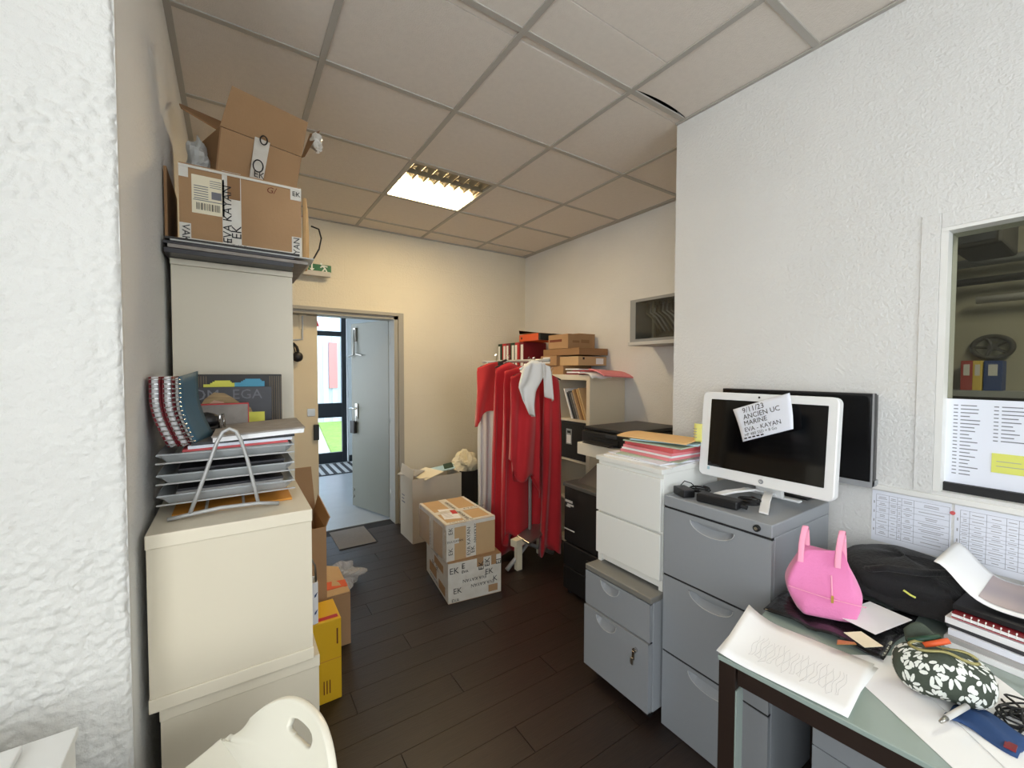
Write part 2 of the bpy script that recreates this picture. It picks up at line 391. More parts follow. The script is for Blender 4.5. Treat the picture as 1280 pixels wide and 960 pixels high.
# ceiling
ce = struct(B('ceiling', 'void', None, (-1.3, XR2+.1, -2.65, YF+.2, 2.93, 2.98)))
XS = [.3256+.6*k for k in range(-3, 5)]; YS = [1.315+.581*k for k in range(-7, 5)]
xe = [-1.1]+[x for x in XS if x > -1.1]+[XR2]; ye = [-2.5]+[v for v in YS if v > -2.5]+[YF]
for i in range(len(xe)-1):
    for j in range(len(ye)-1):
        for (cx0, cx1, cy0, cy1) in ((-1.1, XR1, -2.5, YP), (XL, XR1, YP, YC), (XL, XR2, YC, YF)):
            x0, x1 = max(xe[i], cx0), min(xe[i+1], cx1); y0, y1 = max(ye[j], cy0), min(ye[j+1], cy1)
            if x1-x0 < .02 or y1-y0 < .02: continue
            if abs(xe[i]-.9256) < .01 and abs(ye[j]-2.477) < .01: continue       # light fitting
            dz = random.uniform(0, .004)
            if abs(xe[i]-1.5256) < .01 and abs(ye[j]-.734) < .01 and y0 < 1.0:
                # slipped tile with a bitten edge beside the wall
                k = 14; edge = []
                yy1 = 1.315
                for q in range(k+1):
                    t = q/k; edge.append((x0+(x1-x0)*t, yy1-.014-.016*math.sin(math.pi*min(1, max(0, (t-.06)/.9)))**.8 if .06 < t < .96 else yy1-.004))
                MB().slab([(x0, y0, H+.002), (x1, y0, H+.002)]+[(a, b, H+.002) for a, b in reversed(edge)], .014, (0, 0, 1)).build('ceiling_tile', 'tile', ce)
                continue
            if abs(xe[i]-1.5256) < .01 and abs(ye[j]-.734) < .01 and y1 <= 1.3151: continue
            B('ceiling_tile', 'tile', ce, (x0+.002, x1-.002, y0+.002, y1-.002, H+dz, H+.014+dz))
def bar(x0, x1, y0, y1, z=H-.004): B('grid_bar', 'tbar', ce, (x0, x1, y0, y1, z, z+.007))
for x in XS[1:]:
    if x < XL: bar(x-.012, x+.012, -2.5, YP)
    elif x < XR1: bar(x-.012, x+.012, -2.5, YF)
    else: bar(x-.012, x+.012, YC, YF)
for v in YS[1:]:
    bar(-1.1 if v < YP else XL, XR1 if v < YC else XR2, v-.012, v+.012, H-.0035)
bar(XL, XL+.022, YP, YF, H-.006); bar(XR1-.016, XR1, -2.5, YC, H-.006); bar(XR2-.016, XR2, YC, YF, H-.006); bar(XL, XR2, YF-.02, YF, H-.006)
cb_ = MB().tube([(1.60, 1.30, H+.03), (1.70, 1.285, H+.012), (1.80, 1.28, H+.008), (1.9, 1.29, H+.03)], .006, 6).build('plenum_cable', 'rubber', ce, smooth=True)

# ceiling light fitting
lx0, lx1, ly0, ly1 = .9256, 1.5256, 2.477, 3.058
lt = thing('ceiling_light', 'recessed square ceiling light, warm panel lit beside an unlit louvre half', 'ceiling light', (1.2256, 2.77, H))
B('housing', 'tbar', lt, (lx0, lx1, ly0, ly0+.02, H-.003, H+.07), (lx0, lx1, ly1-.02, ly1, H-.003, H+.07), (lx0, lx0+.02, ly0, ly1, H-.003, H+.07), (lx1-.02, lx1, ly0, ly1, H-.003, H+.07), (lx0, lx1, ly0, ly1, H+.07, H+.075))
B('lit_panel', 'lamp_on', lt, (lx0+.025, lx1-.025, ly0+.31, ly1-.022, H+.000, H+.006))
for k in range(8):
    x = lx0+.03+k*.077
    MB().grid(lambda u, v, x=x: (x+.037+(u-.5)*.07, ly0+.03+v*.27, H+.008+.035*math.sin(math.pi*u)*(.4+.6*math.sin(math.pi*v))), 7, 7).build('louver_cell', 'lamp_louver', lt, smooth=True, solid=.002)
for k in range(2):
    B('louver_bar', 'lamp_louver', lt, (lx0+.02, lx1-.02, ly0+.02+k*.14, ly0+.028+k*.14, H+.0, H+.03))

# door leaves
d1 = struct(B('door_1', 'frame_grey', None, (DX1-.035, DX1, YF+.01, YF+.18, 0, DZ), (DX0, DX0+.035, YF+.01, YF+.18, 0, DZ), (DX0, DX1, YF+.01, YF+.18, DZ-.03, DZ)))
lf = B('fixed_leaf', 'door_cream', d1, (DX0+.036, .625, 4.01, 4.05, .01, DZ-.032), bevel=.003)
lf['label'] = 'cream fixed door leaf with bolt rod'
q = MB(); p0 = at(378, 395, 'y', 4.005); p1 = at(378, 424, 'y', 4.005); p2 = at(366, 425, 'y', 4.005)
q.tube([p0, p1, p2], .008, 6); q.build('bolt_handle', 'silver_paint', lf)
a = at(382, 390, 'y', 4.006); b2 = at(374, 411, 'y', 4.006); B('bolt_plate', 'door_cream', lf, (a.x, b2.x, 4.003, 4.01, b2.z, a.z), bevel=.001)
a = at(384, 511, 'y', 4.006); b2 = at(394, 520, 'y', 4.006); B('strike_plate', 'steel', lf, (a.x, min(b2.x, .622), 4.004, 4.01, b2.z, a.z), bevel=.001)
a = at(391, 531, 'y', 4.0); b2 = at(396, 550, 'y', 4.0); B('lock_case', 'black_plastic', lf, (.585, .628, 3.985, 4.01, b2.z, a.z), bevel=.003)
# open leaf
hx, hy = 1.262, 4.045; ex_ = Vector((1.052-hx, 4.645-hy, 0)); lw = ex_.length; ex_.normalize(); ny = Vector((-ex_.y, ex_.x, 0))   # ny points to -x side
if ny.x > 0: ny = -ny
ol = MB().obox(Vector((hx, hy, .98))+ex_*lw/2-ny*.02, (lw, .04, 1.93), ex_, ny).build('open_leaf', 'door_grey', d1, bevel=.003)
ol['label'] = 'grey door leaf standing open'
def leafp(s, z, o=0): return Vector((hx, hy, z))+ex_*s+ny*o
MB().tube([leafp(lw-.02, 1.06, .045), leafp(lw-.10, 1.06, .05), leafp(lw-.16, 1.06, .05)], .009, 8).build('lever_handle', 'chrome', ol, smooth=True)
MB().obox(leafp(lw-.10, 1.03, .006), (.045, .012, .16), ex_, ny).build('escutcheon', 'steel', ol, bevel=.002)
MB().tube([leafp(lw-.10, .98, .01), leafp(lw-.12, .93, .03), leafp(lw-.09, .90, .02)], .004, 6).build('key_ring', 'chrome', ol, smooth=True)
MB().obox(leafp(lw-.06, .86, .02), (.075, .035, .13), ex_, ny).build('padlock', 'black_plastic', ol, bevel=.005)
MB().tube([leafp(lw-.09, 1.88, .02), leafp(lw-.09, 1.62, .03), leafp(lw-.005, 1.60, .03)], .009, 8).build('closer_arm', 'steel', ol, smooth=True)
MB().obox(leafp(lw-.09, 1.83, .012), (.04, .02, .14), ex_, ny).build('closer_body', 'steel', ol, bevel=.003)
MB().tube([leafp(lw-.09, 1.63, .02), leafp(lw-.22, 1.61, .02)], .006, 6).build('closer_rod', 'steel', ol)
for z in (.25, 1.0, 1.75): MB().cyl((hx+.01, hy-.03, z-.05), (hx+.01, hy-.03, z+.05), .012, 10).build('hinge', 'steel', ol, smooth=True)
for z in (.12, .19): MB().cyl(leafp(lw-.03, z, 0), leafp(lw-.03, z, .012), .012, 10).build('stop_button', 'steel', ol)
# floor hatch by the door
h = [at(u, v, 'z', .002) for u, v in ((405, 668), (455, 657), (469, 677), (445, 684), (412, 690))]
ht = MB().box(.70, 1.0, 3.56, 3.985, .0, .004).build('floor_hatch', 'hatch'); tag(ht, 'square grey hatch plate let into the floor before the door', 'hatch')
B('rim', 'mat_dark', ht, (.70, 1.0, 3.548, 3.558, .0, .006), (1.002, 1.010, 3.56, 3.985, 0, .005))

# corridor beyond
struct(B('floor_corridor', 'corr_floor', None, (-.6, 2.2, YF+.18, 7.1, -.05, 0)))
struct(B('wall_corridor_left', 'corr_wall', None, (-.75, -.6, YF+.18, 4.7, 0, 2.95), (-.75, -.6, 6.5, 7.2, 0, 2.95), (-.75, -.6, 4.7, 6.5, 0, .5), (-.75, -.6, 4.7, 6.5, 2.5, 2.95)))
EX1 = at(428, 500, 'y', 7.0).x
struct(B('wall_corridor_right', 'corr_wall', None, (2.2, 2.35, YF+.18, 7.2, 0, 2.95)))
struct(B('wall_corridor_end', 'corr_wall', None, (EX1+.09, 2.35, 7.0, 7.2, 0, 2.95), (-.75, -.5, 7.0, 7.2, 0, 2.95), (-.5, EX1+.09, 7.0, 7.2, 2.62, 2.95)))
struct(B('ceiling_corridor', 'corr_wall', None, (-.75, 2.35, YF+.18, 7.2, 2.93, 3.0)))
struct(B('baseboard_corridor', 'alu_black', None, (EX1+.09, 2.2, 6.985, 7.0, 0, .10)))
zb = [at(410, v, 'y', 7.05).z for v in (414, 420, 504, 522, 566, 581)]
d2 = struct(B('door_2', 'alu_black', None, (EX1+.0, EX1+.07, 7.02, 7.09, 0, 2.62), (-.5, -.43, 7.02, 7.09, 0, 2.62), (-.43, EX1, 7.02, 7.09, 2.55, 2.62)))
B('rail', 'alu_black', d2, (-.43, EX1, 7.02, 7.08, zb[1], zb[0]), bevel=.003)
B('rail', 'alu_black', d2, (-.43, EX1, 7.02, 7.08, zb[3], zb[2]), bevel=.003)
B('rail', 'alu_black', d2, (-.43, EX1, 7.02, 7.08, 0, zb[4]), bevel=.003)
for z0, z1 in ((zb[4], zb[3]), (zb[2], zb[1]), (zb[0], 2.55)): B('pane', 'clear_pane', d2, (-.43, EX1, 7.045, 7.05, z0, z1))
mt = thing('door_mat', 'ribbed dark and light grey entrance mat inside the glazed outer door', 'door mat', (1, 6.55, 0))
B('backing', 'mat_dark', mt, (-.2, EX1+.45, 6.2, 6.93, 0, .008))
for k in range(22):
    B('rib', 'mat_light', mt, (-.15+k*.105, -.10+k*.105, 6.22, 6.91, .008, .014))
# outside
struct(B('ground_outside', 'path', None, (-9, 9, 7.2, 26, -.2, -.08)))
gp = [at(u, v, 'z', -.06) for u, v in ((395, 551), (415, 577), (425, 577), (425, 520), (405, 523), (395, 523))]
ga_, gb_ = at(397, 527, 'z', -.05), at(418, 574, 'z', -.05); gd_ = (ga_-gb_)/(ga_.y-gb_.y)
g2_ = gb_+gd_*(7.25-gb_.y); g1_ = gb_+gd_*(13.0-gb_.y); g1_.z = g2_.z = -.08
gg = MB().slab([g2_, (8, 7.25, -.08), (8, 13.0, -.08), g1_], .05, (0, 0, 1)).build('lawn', 'grass')
tag(gg, 'bright green lawn outside the glazed door', 'lawn'); gg['kind'] = 'stuff'
gg2 = gg
sh = thing('metal_shed', 'pale blue corrugated metal building outside the glazed door', 'building', (1, 13.6, -.08))
q = MB()
for k in range(40):
    q.box(-4+k*.25, -4+k*.25+.14, 13.45, 13.5, -.08, 6)
q.build('cladding_ribs', 'sheet_metal', sh)['kind'] = 'stuff'
B('wall', 'sheet_metal', sh, (-4, 6, 13.5, 16, -.08, 6))
a, b2 = at(411, 428, 'y', 13.4), at(422, 485, 'y', 13.4)
B('red_shutter', 'brick_red', sh, (a.x, b2.x, 13.38, 13.45, b2.z, a.z))
rs = MB().slab([at(393, 391, 'y', 7.0), at(399, 408, 'y', 7.0), at(393, 408, 'y', 7.0)], .004, (0, -1, 0)).build('door_sticker', 'red_sign')
tag(rs, 'red triangular sign on the glazed outer door, at its top', 'sign')

# interior window in the near right wall
w1 = struct(B('window_1', 'trim_white', None, (XR1-.004, XR1+.119, WY1-.018, WY1-.0005, WZ0, WZ1-.0125), (XR1-.004, XR1+.119, WY0, WY1-.0005, WZ1-.012, WZ1-.0005), (XR1-.004, XR1+.119, WY0, WY0+.018, WZ0, WZ1-.0125)))
B('casing', 'wall_side', w1, (XR1-.004, XR1+.002, WY1, WY1+.048, WZ0-.01, WZ1+.05), (XR1-.004, XR1+.002, WY0, WY1-.0005, WZ1, WZ1+.05), bevel=.002)
B('sill', 'trim_white', w1, (XR1-.010, XR1+.02, WY0-.02, .53, WZ0-.03, WZ0-.012), bevel=.002)
B('pane', 'pane', w1, (XR1+.05, XR1+.055, WY0+.018, WY1-.018, WZ0, WZ1-.012))
B('bottom_seal', 'rubber', w1, (XR1+.03, XR1+.06, WY0+.018, WY1-.018, WZ0-.012, WZ0+.028))
# dim workshop behind the window
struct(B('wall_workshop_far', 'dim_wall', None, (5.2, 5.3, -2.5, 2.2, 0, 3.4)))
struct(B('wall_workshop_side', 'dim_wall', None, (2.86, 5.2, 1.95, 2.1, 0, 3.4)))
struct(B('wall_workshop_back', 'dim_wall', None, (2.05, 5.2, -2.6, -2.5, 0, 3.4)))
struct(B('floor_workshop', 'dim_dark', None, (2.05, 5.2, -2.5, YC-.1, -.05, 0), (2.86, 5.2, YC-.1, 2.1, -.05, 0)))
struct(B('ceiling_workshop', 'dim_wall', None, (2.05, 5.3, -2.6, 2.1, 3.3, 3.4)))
area('workshop_fill', (3.6, -.6, 3.25), (0, 0, -1), 1.2, .3, 70, (1, .95, .8))  # added fill light brightening the room behind the window, no fixture there
X5 = 5.0
def rect5(u0, v0, u1, v1, x=X5):
    a, b = at(u0, v0, 'x', x), at(u1, v1, 'x', x)
    return (x, min(a.y, b.y), max(a.y, b.y), min(a.z, b.z), max(a.z, b.z))
zs = at(1220, 488, 'x', X5).z
shf = thing('workshop_shelf', 'grey metal shelf unit seen through the interior window', 'shelf', (5.0, .4, 0))
B('shelf_board', 'net_grey', shf, (X5-.03, 5.2, -.6, 1.1, zs-.05, zs)); B('back', 'dim_dark', shf, (5.15, 5.2, -.6, 1.1, .1, zs-.05))
for yy in (-.6, .2, 1.05): B('upright', 'net_grey', shf, (X5-.02, X5+.02, yy, yy+.05, 0, zs-.05))
B('lower_board', 'net_grey', shf, (X5-.03, 5.2, -.6, 1.1, zs-.5, zs-.46))
for nm, mm, u0, u1, lab in (('binder', 'binder_red', 1201, 1215, 'dull red ring binder on the shelf behind the interior window'), ('binder', 'binder_yellow', 1216, 1227, 'narrow yellow ring binder between red and blue ones behind the window'), ('binder', 'binder_blue', 1230, 1252, 'wide blue ring binder behind the interior window')):
    x, y0, y1, z0, z1 = rect5(u0, 451, u1, 488)
    t = thing(nm, lab, 'binder', (x, (y0+y1)/2, zs), 'binders behind the window')
    B('cover', mm, t, (x, x+.18, y0, y1, zs, z1), bevel=.004); B('spine_label', 'paper_grey', t, (x-.002, x, y0+.25*(y1-y0), y1-.25*(y1-y0), zs+.12, z1-.03))
c = at(1241, 434, 'x', 5.19); wr = .11
wh = thing('wall_wheel', 'grey spoked wheel hung on the dim wall behind the interior window', 'wheel', c)
q = MB(); q.tube([(5.17, c.y+wr*math.cos(t*math.pi/16), c.z+.8*wr*math.sin(t*math.pi/16)) for t in range(33)], .018, 8); q.build('rim', 'dim_dark', wh, smooth=True)
for k in range(5): MB().tube([(5.17, c.y, c.z), (5.17, c.y+wr*math.cos(k*1.2566), c.z+.8*wr*math.sin(k*1.2566))], .012, 6).build('spoke', 'dim_dark', wh)
MB().cyl((5.16, c.y, c.z), (5.19, c.y, c.z), .03, 14).build('hub', 'dim_dark', wh)
for i, (u0, v0, u1, v1, r, mm, lab) in enumerate(((1180, 336, 1280, 312, .035, 'net_grey', 'upper grey pipe across the dim wall behind the window'), (1180, 358, 1280, 338, .03, 'dim_dark', 'middle dark pipe across the dim wall behind the window'), (1217, 374, 1280, 368, .03, 'paper_grey', 'lower pale pipe across the dim wall behind the window'))):
    a, b2 = at(u0, v0, 'x', 5.0), at(u1, v1, 'x', 5.0); zz = (a.z+b2.z)/2
    tag(MB().cyl((5.1, a.y+.4 if i < 2 else a.y, zz), (5.1, -2.4, zz), r, 10).build('pipe', mm, None, smooth=True), lab, 'pipe')
x, y0, y1, z0, z1 = rect5(1188, 276, 1254, 302, 4.2)
ac = thing('air_unit', 'dark ceiling air unit behind the interior window', 'air unit', (4.4, (y0+y1)/2, z0))
B('body', 'dim_dark', ac, (4.2, 4.8, y0, y1, z0, 3.3), bevel=.02); B('grille', 'net_inside', ac, (4.195, 4.2, y0+.03, y1-.03, z0+.03, z0+.12))

# exit sign on the far wall
a, b2 = at(372, 327, 'y', YF-.03), at(414, 343, 'y', YF-.03)
es = thing('exit_sign', 'green emergency exit sign with running figure and arrow above the door', 'exit sign', ((a.x+b2.x)/2, YF, b2.z))
B('plate', 'sign_green', es, (a.x, b2.x, YF-.035, YF-.001, b2.z+.01, a.z), bevel=.003)
B('light_base', 'paper_grey', es, (a.x-.02, b2.x-.01, YF-.075, YF-.036, b2.z-.035, b2.z+.008), bevel=.006)
px_ = b2.x; zc = (a.z+b2.z)/2+.008
strips('arrow', 'sign_white', es, (px_-.15, YF-.0352, zc), (1, 0, 0), (0, 0, 1), [(-.006, .006, -.015, .03)])
MB().slab([(px_-.17, YF-.037, zc-.012), (px_-.13, YF-.037, zc-.012), (px_-.15, YF-.037, zc-.034)], .001, (0, -1, 0)).build('arrow_head', 'sign_white', es)
q = MB()
for pts in (((-.075, .02), (-.05, -.002)), ((-.05, -.002), (-.07, -.03)), ((-.05, -.002), (-.035, -.03)), ((-.085, .0), (-.065, .018)), ((-.065, .018), (-.03, .012))):
    (x0, z0), (x1, z1) = pts; q.tube([(px_+x0, YF-.036, zc+z0), (px_+x1, YF-.036, zc+z1)], .006, 5)
q.cyl((px_-.078, YF-.038, zc+.032), (px_-.078, YF-.035, zc+.032), .009, 10); q.build('running_figure', 'sign_white', es)
strips('door_pictogram', 'sign_white', es, (px_-.215, YF-.0352, zc), (1, 0, 0), (0, 0, 1), [(-.02, .02, -.03, .03)])

# ================================================================ LEFT SIDE
X, Z = Vector((1, 0, 0)), Vector((0, 0, 1))
def cabinet(name, label, x0, x1, y0, y1, z0, z1, edge=.045):
    t = thing(name, label, 'cabinet', ((x0+x1)/2, (y0+y1)/2, z0), 'white cabinets stacked at the left wall')
    e = edge
    B('top_panel', 'melamine_edge', t, (x0, x1, y0, y1, z1-.032, z1), bevel=.002)
    B('bottom_panel', 'melamine_edge', t, (x0, x1, y0, y1, z0, z0+.032), bevel=.002)
    B('side_panel', 'melamine', t, (x0+.002, x1-.002, y0+.003, y0+.02, z0+.0325, z1-.0325))
    B('back_panel', 'melamine', t, (x0+.002, x1-.002, y1-.02, y1-.003, z0+.0325, z1-.0325))
    B('front_panel', 'melamine', t, (x1-.022, x1-.003, y0+.0205, y1-.0205, z0+.0325, z1-.0325))
    B('wall_panel', 'melamine', t, (x0+.003, x0+.022, y0+.0205, y1-.0205, z0+.0325, z1-.0325))
    return t
cabinet('storage_cabinet', 'lowest white cabinet behind the plastic chair, carrying another one', -.150, .186, 1.215, 1.76, .0, .685)
cabinet('storage_cabinet', 'square white cabinet carrying the letter trays', -.166, .170, 1.20, 1.755, .688, 1.09)
tc_ = thing('tall_cabinet', 'tall narrow white cabinet carrying the taped cardboard box', 'cabinet', (.01, 1.95, 0))
B('side_panel', 'melamine', tc_, (-.163, .193, 1.78, 1.80, .0, 1.803)); B('back_panel', 'melamine', tc_, (-.163, .193, 2.12, 2.14, 0, 1.803))
B('front_panel', 'melamine', tc_, (.172, .192, 1.8005, 2.1195, 0, 1.803)); B('wall_panel', 'melamine', tc_, (-.162, -.142, 1.8005, 2.1195, 0, 1.803))
B('top_panel', 'melamine_edge', tc_, (-.165, .195, 1.775, 2.145, 1.804, 1.824), bevel=.002)

# magazines on the tall cabinet
zz = 1.8245
mags = [(-.172, .19, .016, 'cover_dark', 0, 'lowest dark folder under the taped box'), (-.165, .235, .012, 'grey_book', .03, 'grey folder under the taped box, second from the cabinet'), (-.172, .195, .010, 'cover_dark', -.02, 'thin dark folder under the taped box, middle of its pile'), (-.160, .255, .005, 'plastic_film_grey', .05, 'thin grey plastic wallet under the taped box, sticking out to the right'), (-.17, .21, .008, 'stripe_dark', .0, 'topmost thin dark folder right under the taped box')]
mat('plastic_film_grey', rgb(186, 186, 182), .3)
for x0, x1, t, mm, rot, lab in mags:
    o = MB().obox(((x0+x1)/2+.0, 1.90, zz+t/2), (x1-x0, .40, t*.94), (math.cos(rot), math.sin(rot)*.4, 0)).build('folder', mm, None, bevel=.001)
    tag(o, lab, 'folder', 'folders on the tall cabinet'); zz += t
# taped cardboard box on top
bx0, bx1, by0, by1, bz0, bz1 = -.135, .222, 1.745, 2.11, zz+.001, 2.125
tb = thing('cardboard_box', 'big taped cardboard box with shipping label on the tall cabinet', 'box', ((bx0+bx1)/2, 1.9, bz0))
def carton(t, x0, x1, y0, y1, z0, z1, m='card', w=.005, flaps=True):
    B('front_wall', m, t, (x0, x1, y0, y0+w, z0, z1)); B('back_wall', m, t, (x0, x1, y1-w, y1, z0, z1))
    B('side_wall', m, t, (x0, x0+w, y0+w, y1-w, z0, z1)); B('side_wall', m, t, (x1-w, x1, y0+w, y1-w, z0, z1))
    B('bottom', m, t, (x0+w, x1-w, y0+w, y1-w, z0, z0+w))
    if flaps:
        ym = (y0+y1)/2
        B('top_flap', m, t, (x0+.001, x1-.001, y0+.001, ym-.001, z1+.0005, z1+.0005+w)); B('top_flap', m, t, (x0+.001, x1-.001, ym+.001, y1-.001, z1+.0005, z1+.0005+w))
carton(tb, bx0, bx1, by0, by1, bz0, bz1)
def front(t, x0, x1, z0, z1, y, m, name, th=.0012): return B(name, m, t, (x0, x1, y-th, y, z0, z1))
xt = at(290, 270, 'y', by0).x
tp = front(tb, xt-.027, xt+.027, bz0, bz1, by0, 'tape', 'tape'); front(tb, xt-.012, xt+.025, bz1-.085, bz1, by0-.0013, 'card_dark', 'clear_tape')
text(tb, 'EVA KAYAN', (xt-.012, by0-.0015, bz0+.012), Z, -X, .036, 'ink'); text(tb, 'EK', (xt+.014, by0-.0015, bz0+.03), Z, -X, .04, 'ink')
text(tb, 'E', (xt-.017, by0-.0015, bz0+.015), X, Z, .03, 'ink')
a, b2 = at(239, 217, 'y', by0), at(281, 272, 'y', by0)
lb = front(tb, a.x, b2.x, b2.z, a.z, by0, 'paper_warm', 'shipping_label')
lw_, lh_ = b2.x-a.x, a.z-b2.z
rc = [(.006+k*.0042, .006+k*.0042+random.choice((.0012, .002, .0028)), .012, .035) for k in range(int((lw_-.02)/.0042))]
strips('barcode', 'ink', tb, (a.x+.006, by0-.0013, b2.z), X, Z, rc)
rc = [(.006, lw_*.5, .048+k*.008, .0505+k*.008) for k in range(6)]+[(lw_*.6, lw_-.008, lh_*.42, lh_*.62), (.004, lw_-.004, .042, .0445)]+[(lw_*.55, lw_*.9, lh_*.72+k*.007, lh_*.72+k*.007+.002) for k in range(4)]
strips('label_print', 'ink_grey', tb, (a.x, by0-.0013, b2.z), X, Z, rc)
for x0, x1, z0, z1 in ((bx0, bx0+.03, bz0, bz0+.06), (bx1-.032, bx1, bz0, bz0+.07), (bx1-.035, bx1, bz1-.045, bz1), (bx0, bx0+.025, bz1-.04, bz1), (bx0, bx1, bz0, bz0+.012), (bx0, bx1, bz1-.008, bz1)):
    front(tb, x0, x1, z0, z1, by0-(.0014 if x1-x0 < .1 else .0028), 'tape', 'tape')
text(tb, 'VAK', (bx0+.016, by0-.0045, bz0+.055), -Z, X, .03, 'ink'); text(tb, 'YAN', (bx1-.016, by0-.0045, bz0+.006), Z, -X, .03, 'ink'); text(tb, 'EK', (bx1-.03, by0-.0045, bz1-.024), X, Z, .024, 'ink')
text(tb, 'G/', (bx0+.245, by0-.001, bz1-.028), X, Z, .03, 'brown_ink', shear=.2); text(tb, 'K  V  K', (xt, by0-.0045, bz0+.006), X, Z, .014, 'ink')
B('top_tape', 'tape', tb, (xt-.027, xt+.027, by0, by1, bz1+.0056, bz1+.0066))
tag(B('cardboard_sheet', 'card_dark', None, (-.176, -.168, 1.78, 2.10, zz+.001, 2.12)), 'flattened cardboard sheet wedged between left wall and the taped box', 'cardboard')
# opened cardboard box leaning on top: a raised flap with crease
ob_ = thing('cardboard_box', 'opened empty cardboard box with tall raised flaps on top of the taped box', 'box', (.1, 2.1, 2.13))
PT = lambda u, v, y: at(u, v, 'y', y)
q = [PT(267, 214, 1.92), PT(366, 238, 2.02), PT(377, 197, 1.99), PT(275, 158, 1.89)]
zfix = bz1+.008; q[0].z = q[1].z = zfix
MB().slab([q[0], q[1], q[2], q[3]], .005, (-.2, .95, 0)).build('front_wall', 'card', ob_)
q2 = [PT(275, 157, 1.89), PT(377, 196, 1.99), PT(385, 153, 1.93), PT(290, 107, 1.83)]
fr = MB().slab(q2, .005, (-.2, .95, 0)).build('raised_flap', 'card', ob_)
dback = Vector((-.10, .27, 0))
MB().slab([q[0]+dback, q[1]+dback, q[2]+dback, q[3]+dback], .005, (-.2, .95, 0)).build('back_wall', 'card_dark', ob_)
MB().slab([q[0], q[0]+dback, q[3]+dback, q[3]], .005, (.9, .2, 0)).build('side_wall', 'card_dark', ob_)
MB().slab([q[1], q[1]+dback, q[2]+dback, q[2]], .005, (-.9, -.2, 0)).build('side_wall', 'card_dark', ob_)
sl = [PT(278, 165, 1.95), PT(278, 152, 2.12), PT(224, 129, 2.2), PT(226, 134, 1.98)]
MB().slab([sl[0], sl[1], sl[2], sl[3]], .005, (0, 0, -1)).build('side_flap', 'card_dark', ob_)
MB().slab([PT(376, 198, 2.0), PT(387, 168, 2.15), PT(400, 164, 2.13), PT(381, 196, 1.99)], .005, (.3, .3, .9)).build('side_flap', 'card_dark', ob_)
u_ = (q[1]-q[0]).normalized(); n_ = (q[3]-q[0]).normalized(); nn = u_.cross(n_); mid = (q[0]+q[1])/2
tq = [PT(311, 222, 1.94)+nn*.004, PT(328, 226, 1.955)+nn*.004, PT(337, 178, 1.95)+nn*.004, PT(318, 171, 1.93)+nn*.004]
MB().slab(tq, .002, nn).build('tape', 'tape', ob_)
q = MB(); c_ = PT(321, 208, 1.93)+nn*.012
for r_, cc in ((.022, c_), (.016, PT(328, 176, 1.93)+nn*.012)): MB().tube([cc+u_*r_*math.cos(k*.35)*.8+n_*r_*math.sin(k*.35) for k in range(19)], .0025, 5).build('tape_logo', 'ink', ob_)
text(ob_, 'EK', PT(315, 217, 1.93)+nn*.012, u_, n_, .035, 'ink')
# crumpled wrapping behind
def crumple(name, m, c, r, seed, sq=(1, 1, 1), parent=None, n=18, amp=.35):
    rnd = random.Random(seed); ph = [(rnd.uniform(1, 5), rnd.uniform(1, 6), rnd.uniform(0, 6)) for _ in range(7)]
    c = Vector(c)
    def fn(u, v):
        th, p = u*2*math.pi, (v-.5)*math.pi*.999
        k = 1+amp*sum(math.sin(a*round(1+i*.5)*0+round(a)*th+b*p+g) for i, (a, b, g) in enumerate(ph))/4
        return c+Vector((math.cos(p)*math.cos(th)*r*sq[0]*k, math.cos(p)*math.sin(th)*r*sq[1]*k, math.sin(p)*r*sq[2]*k))
    return MB().grid(fn, n, n, wrap=True).build(name, m, parent)
tag(crumple('bubble_wrap', 'plastic_film_grey', (-.095, 1.99, 2.23), .075, 3, (.5, .75, 1.1)), 'crumpled grey wrapping between left wall and the raised flap', 'wrapping')
cr = crumple('torn_wrapping', 'tape', PT(395, 178, 2.10), .036, 5, (.7, .7, 1.0)); tag(cr, 'torn pale wrapping poking out right of the raised flap', 'wrapping')
# support behind so the wrapping rests on the opened box contents
# padded envelope and cable to the right of the box
e0 = [PT(381, 240, 1.80), PT(387, 246, 1.85), PT(397, 258, 1.93), PT(395, 312, 1.93), PT(391, 326, 1.85), PT(380, 326, 1.80)]
en = MB().slab([(.232, 1.80, bz0+.004), (.262, 2.0, bz0+.004), (.275, 2.02, bz0+.03), (.276, 2.03, 2.05), (.262, 1.95, 2.12), (.238, 1.82, 2.125)], .012, (1, -.15, 0)).build('envelope', 'kraft', None, bevel=.003)
tag(en, 'tan padded envelope standing against the right side of the taped box', 'envelope')
tag(MB().tube([(.29, 1.98, 2.07), (.318, 1.97, 2.06), (.326, 1.96, 2.02), (.315, 1.95, 1.97), (.28, 1.94, 1.90), (.22, 1.93, zz+.002)], .0035, 6).build('power_cable', 'rubber', None, smooth=True), 'thin black cable looping down beside the tan envelope', 'cable')

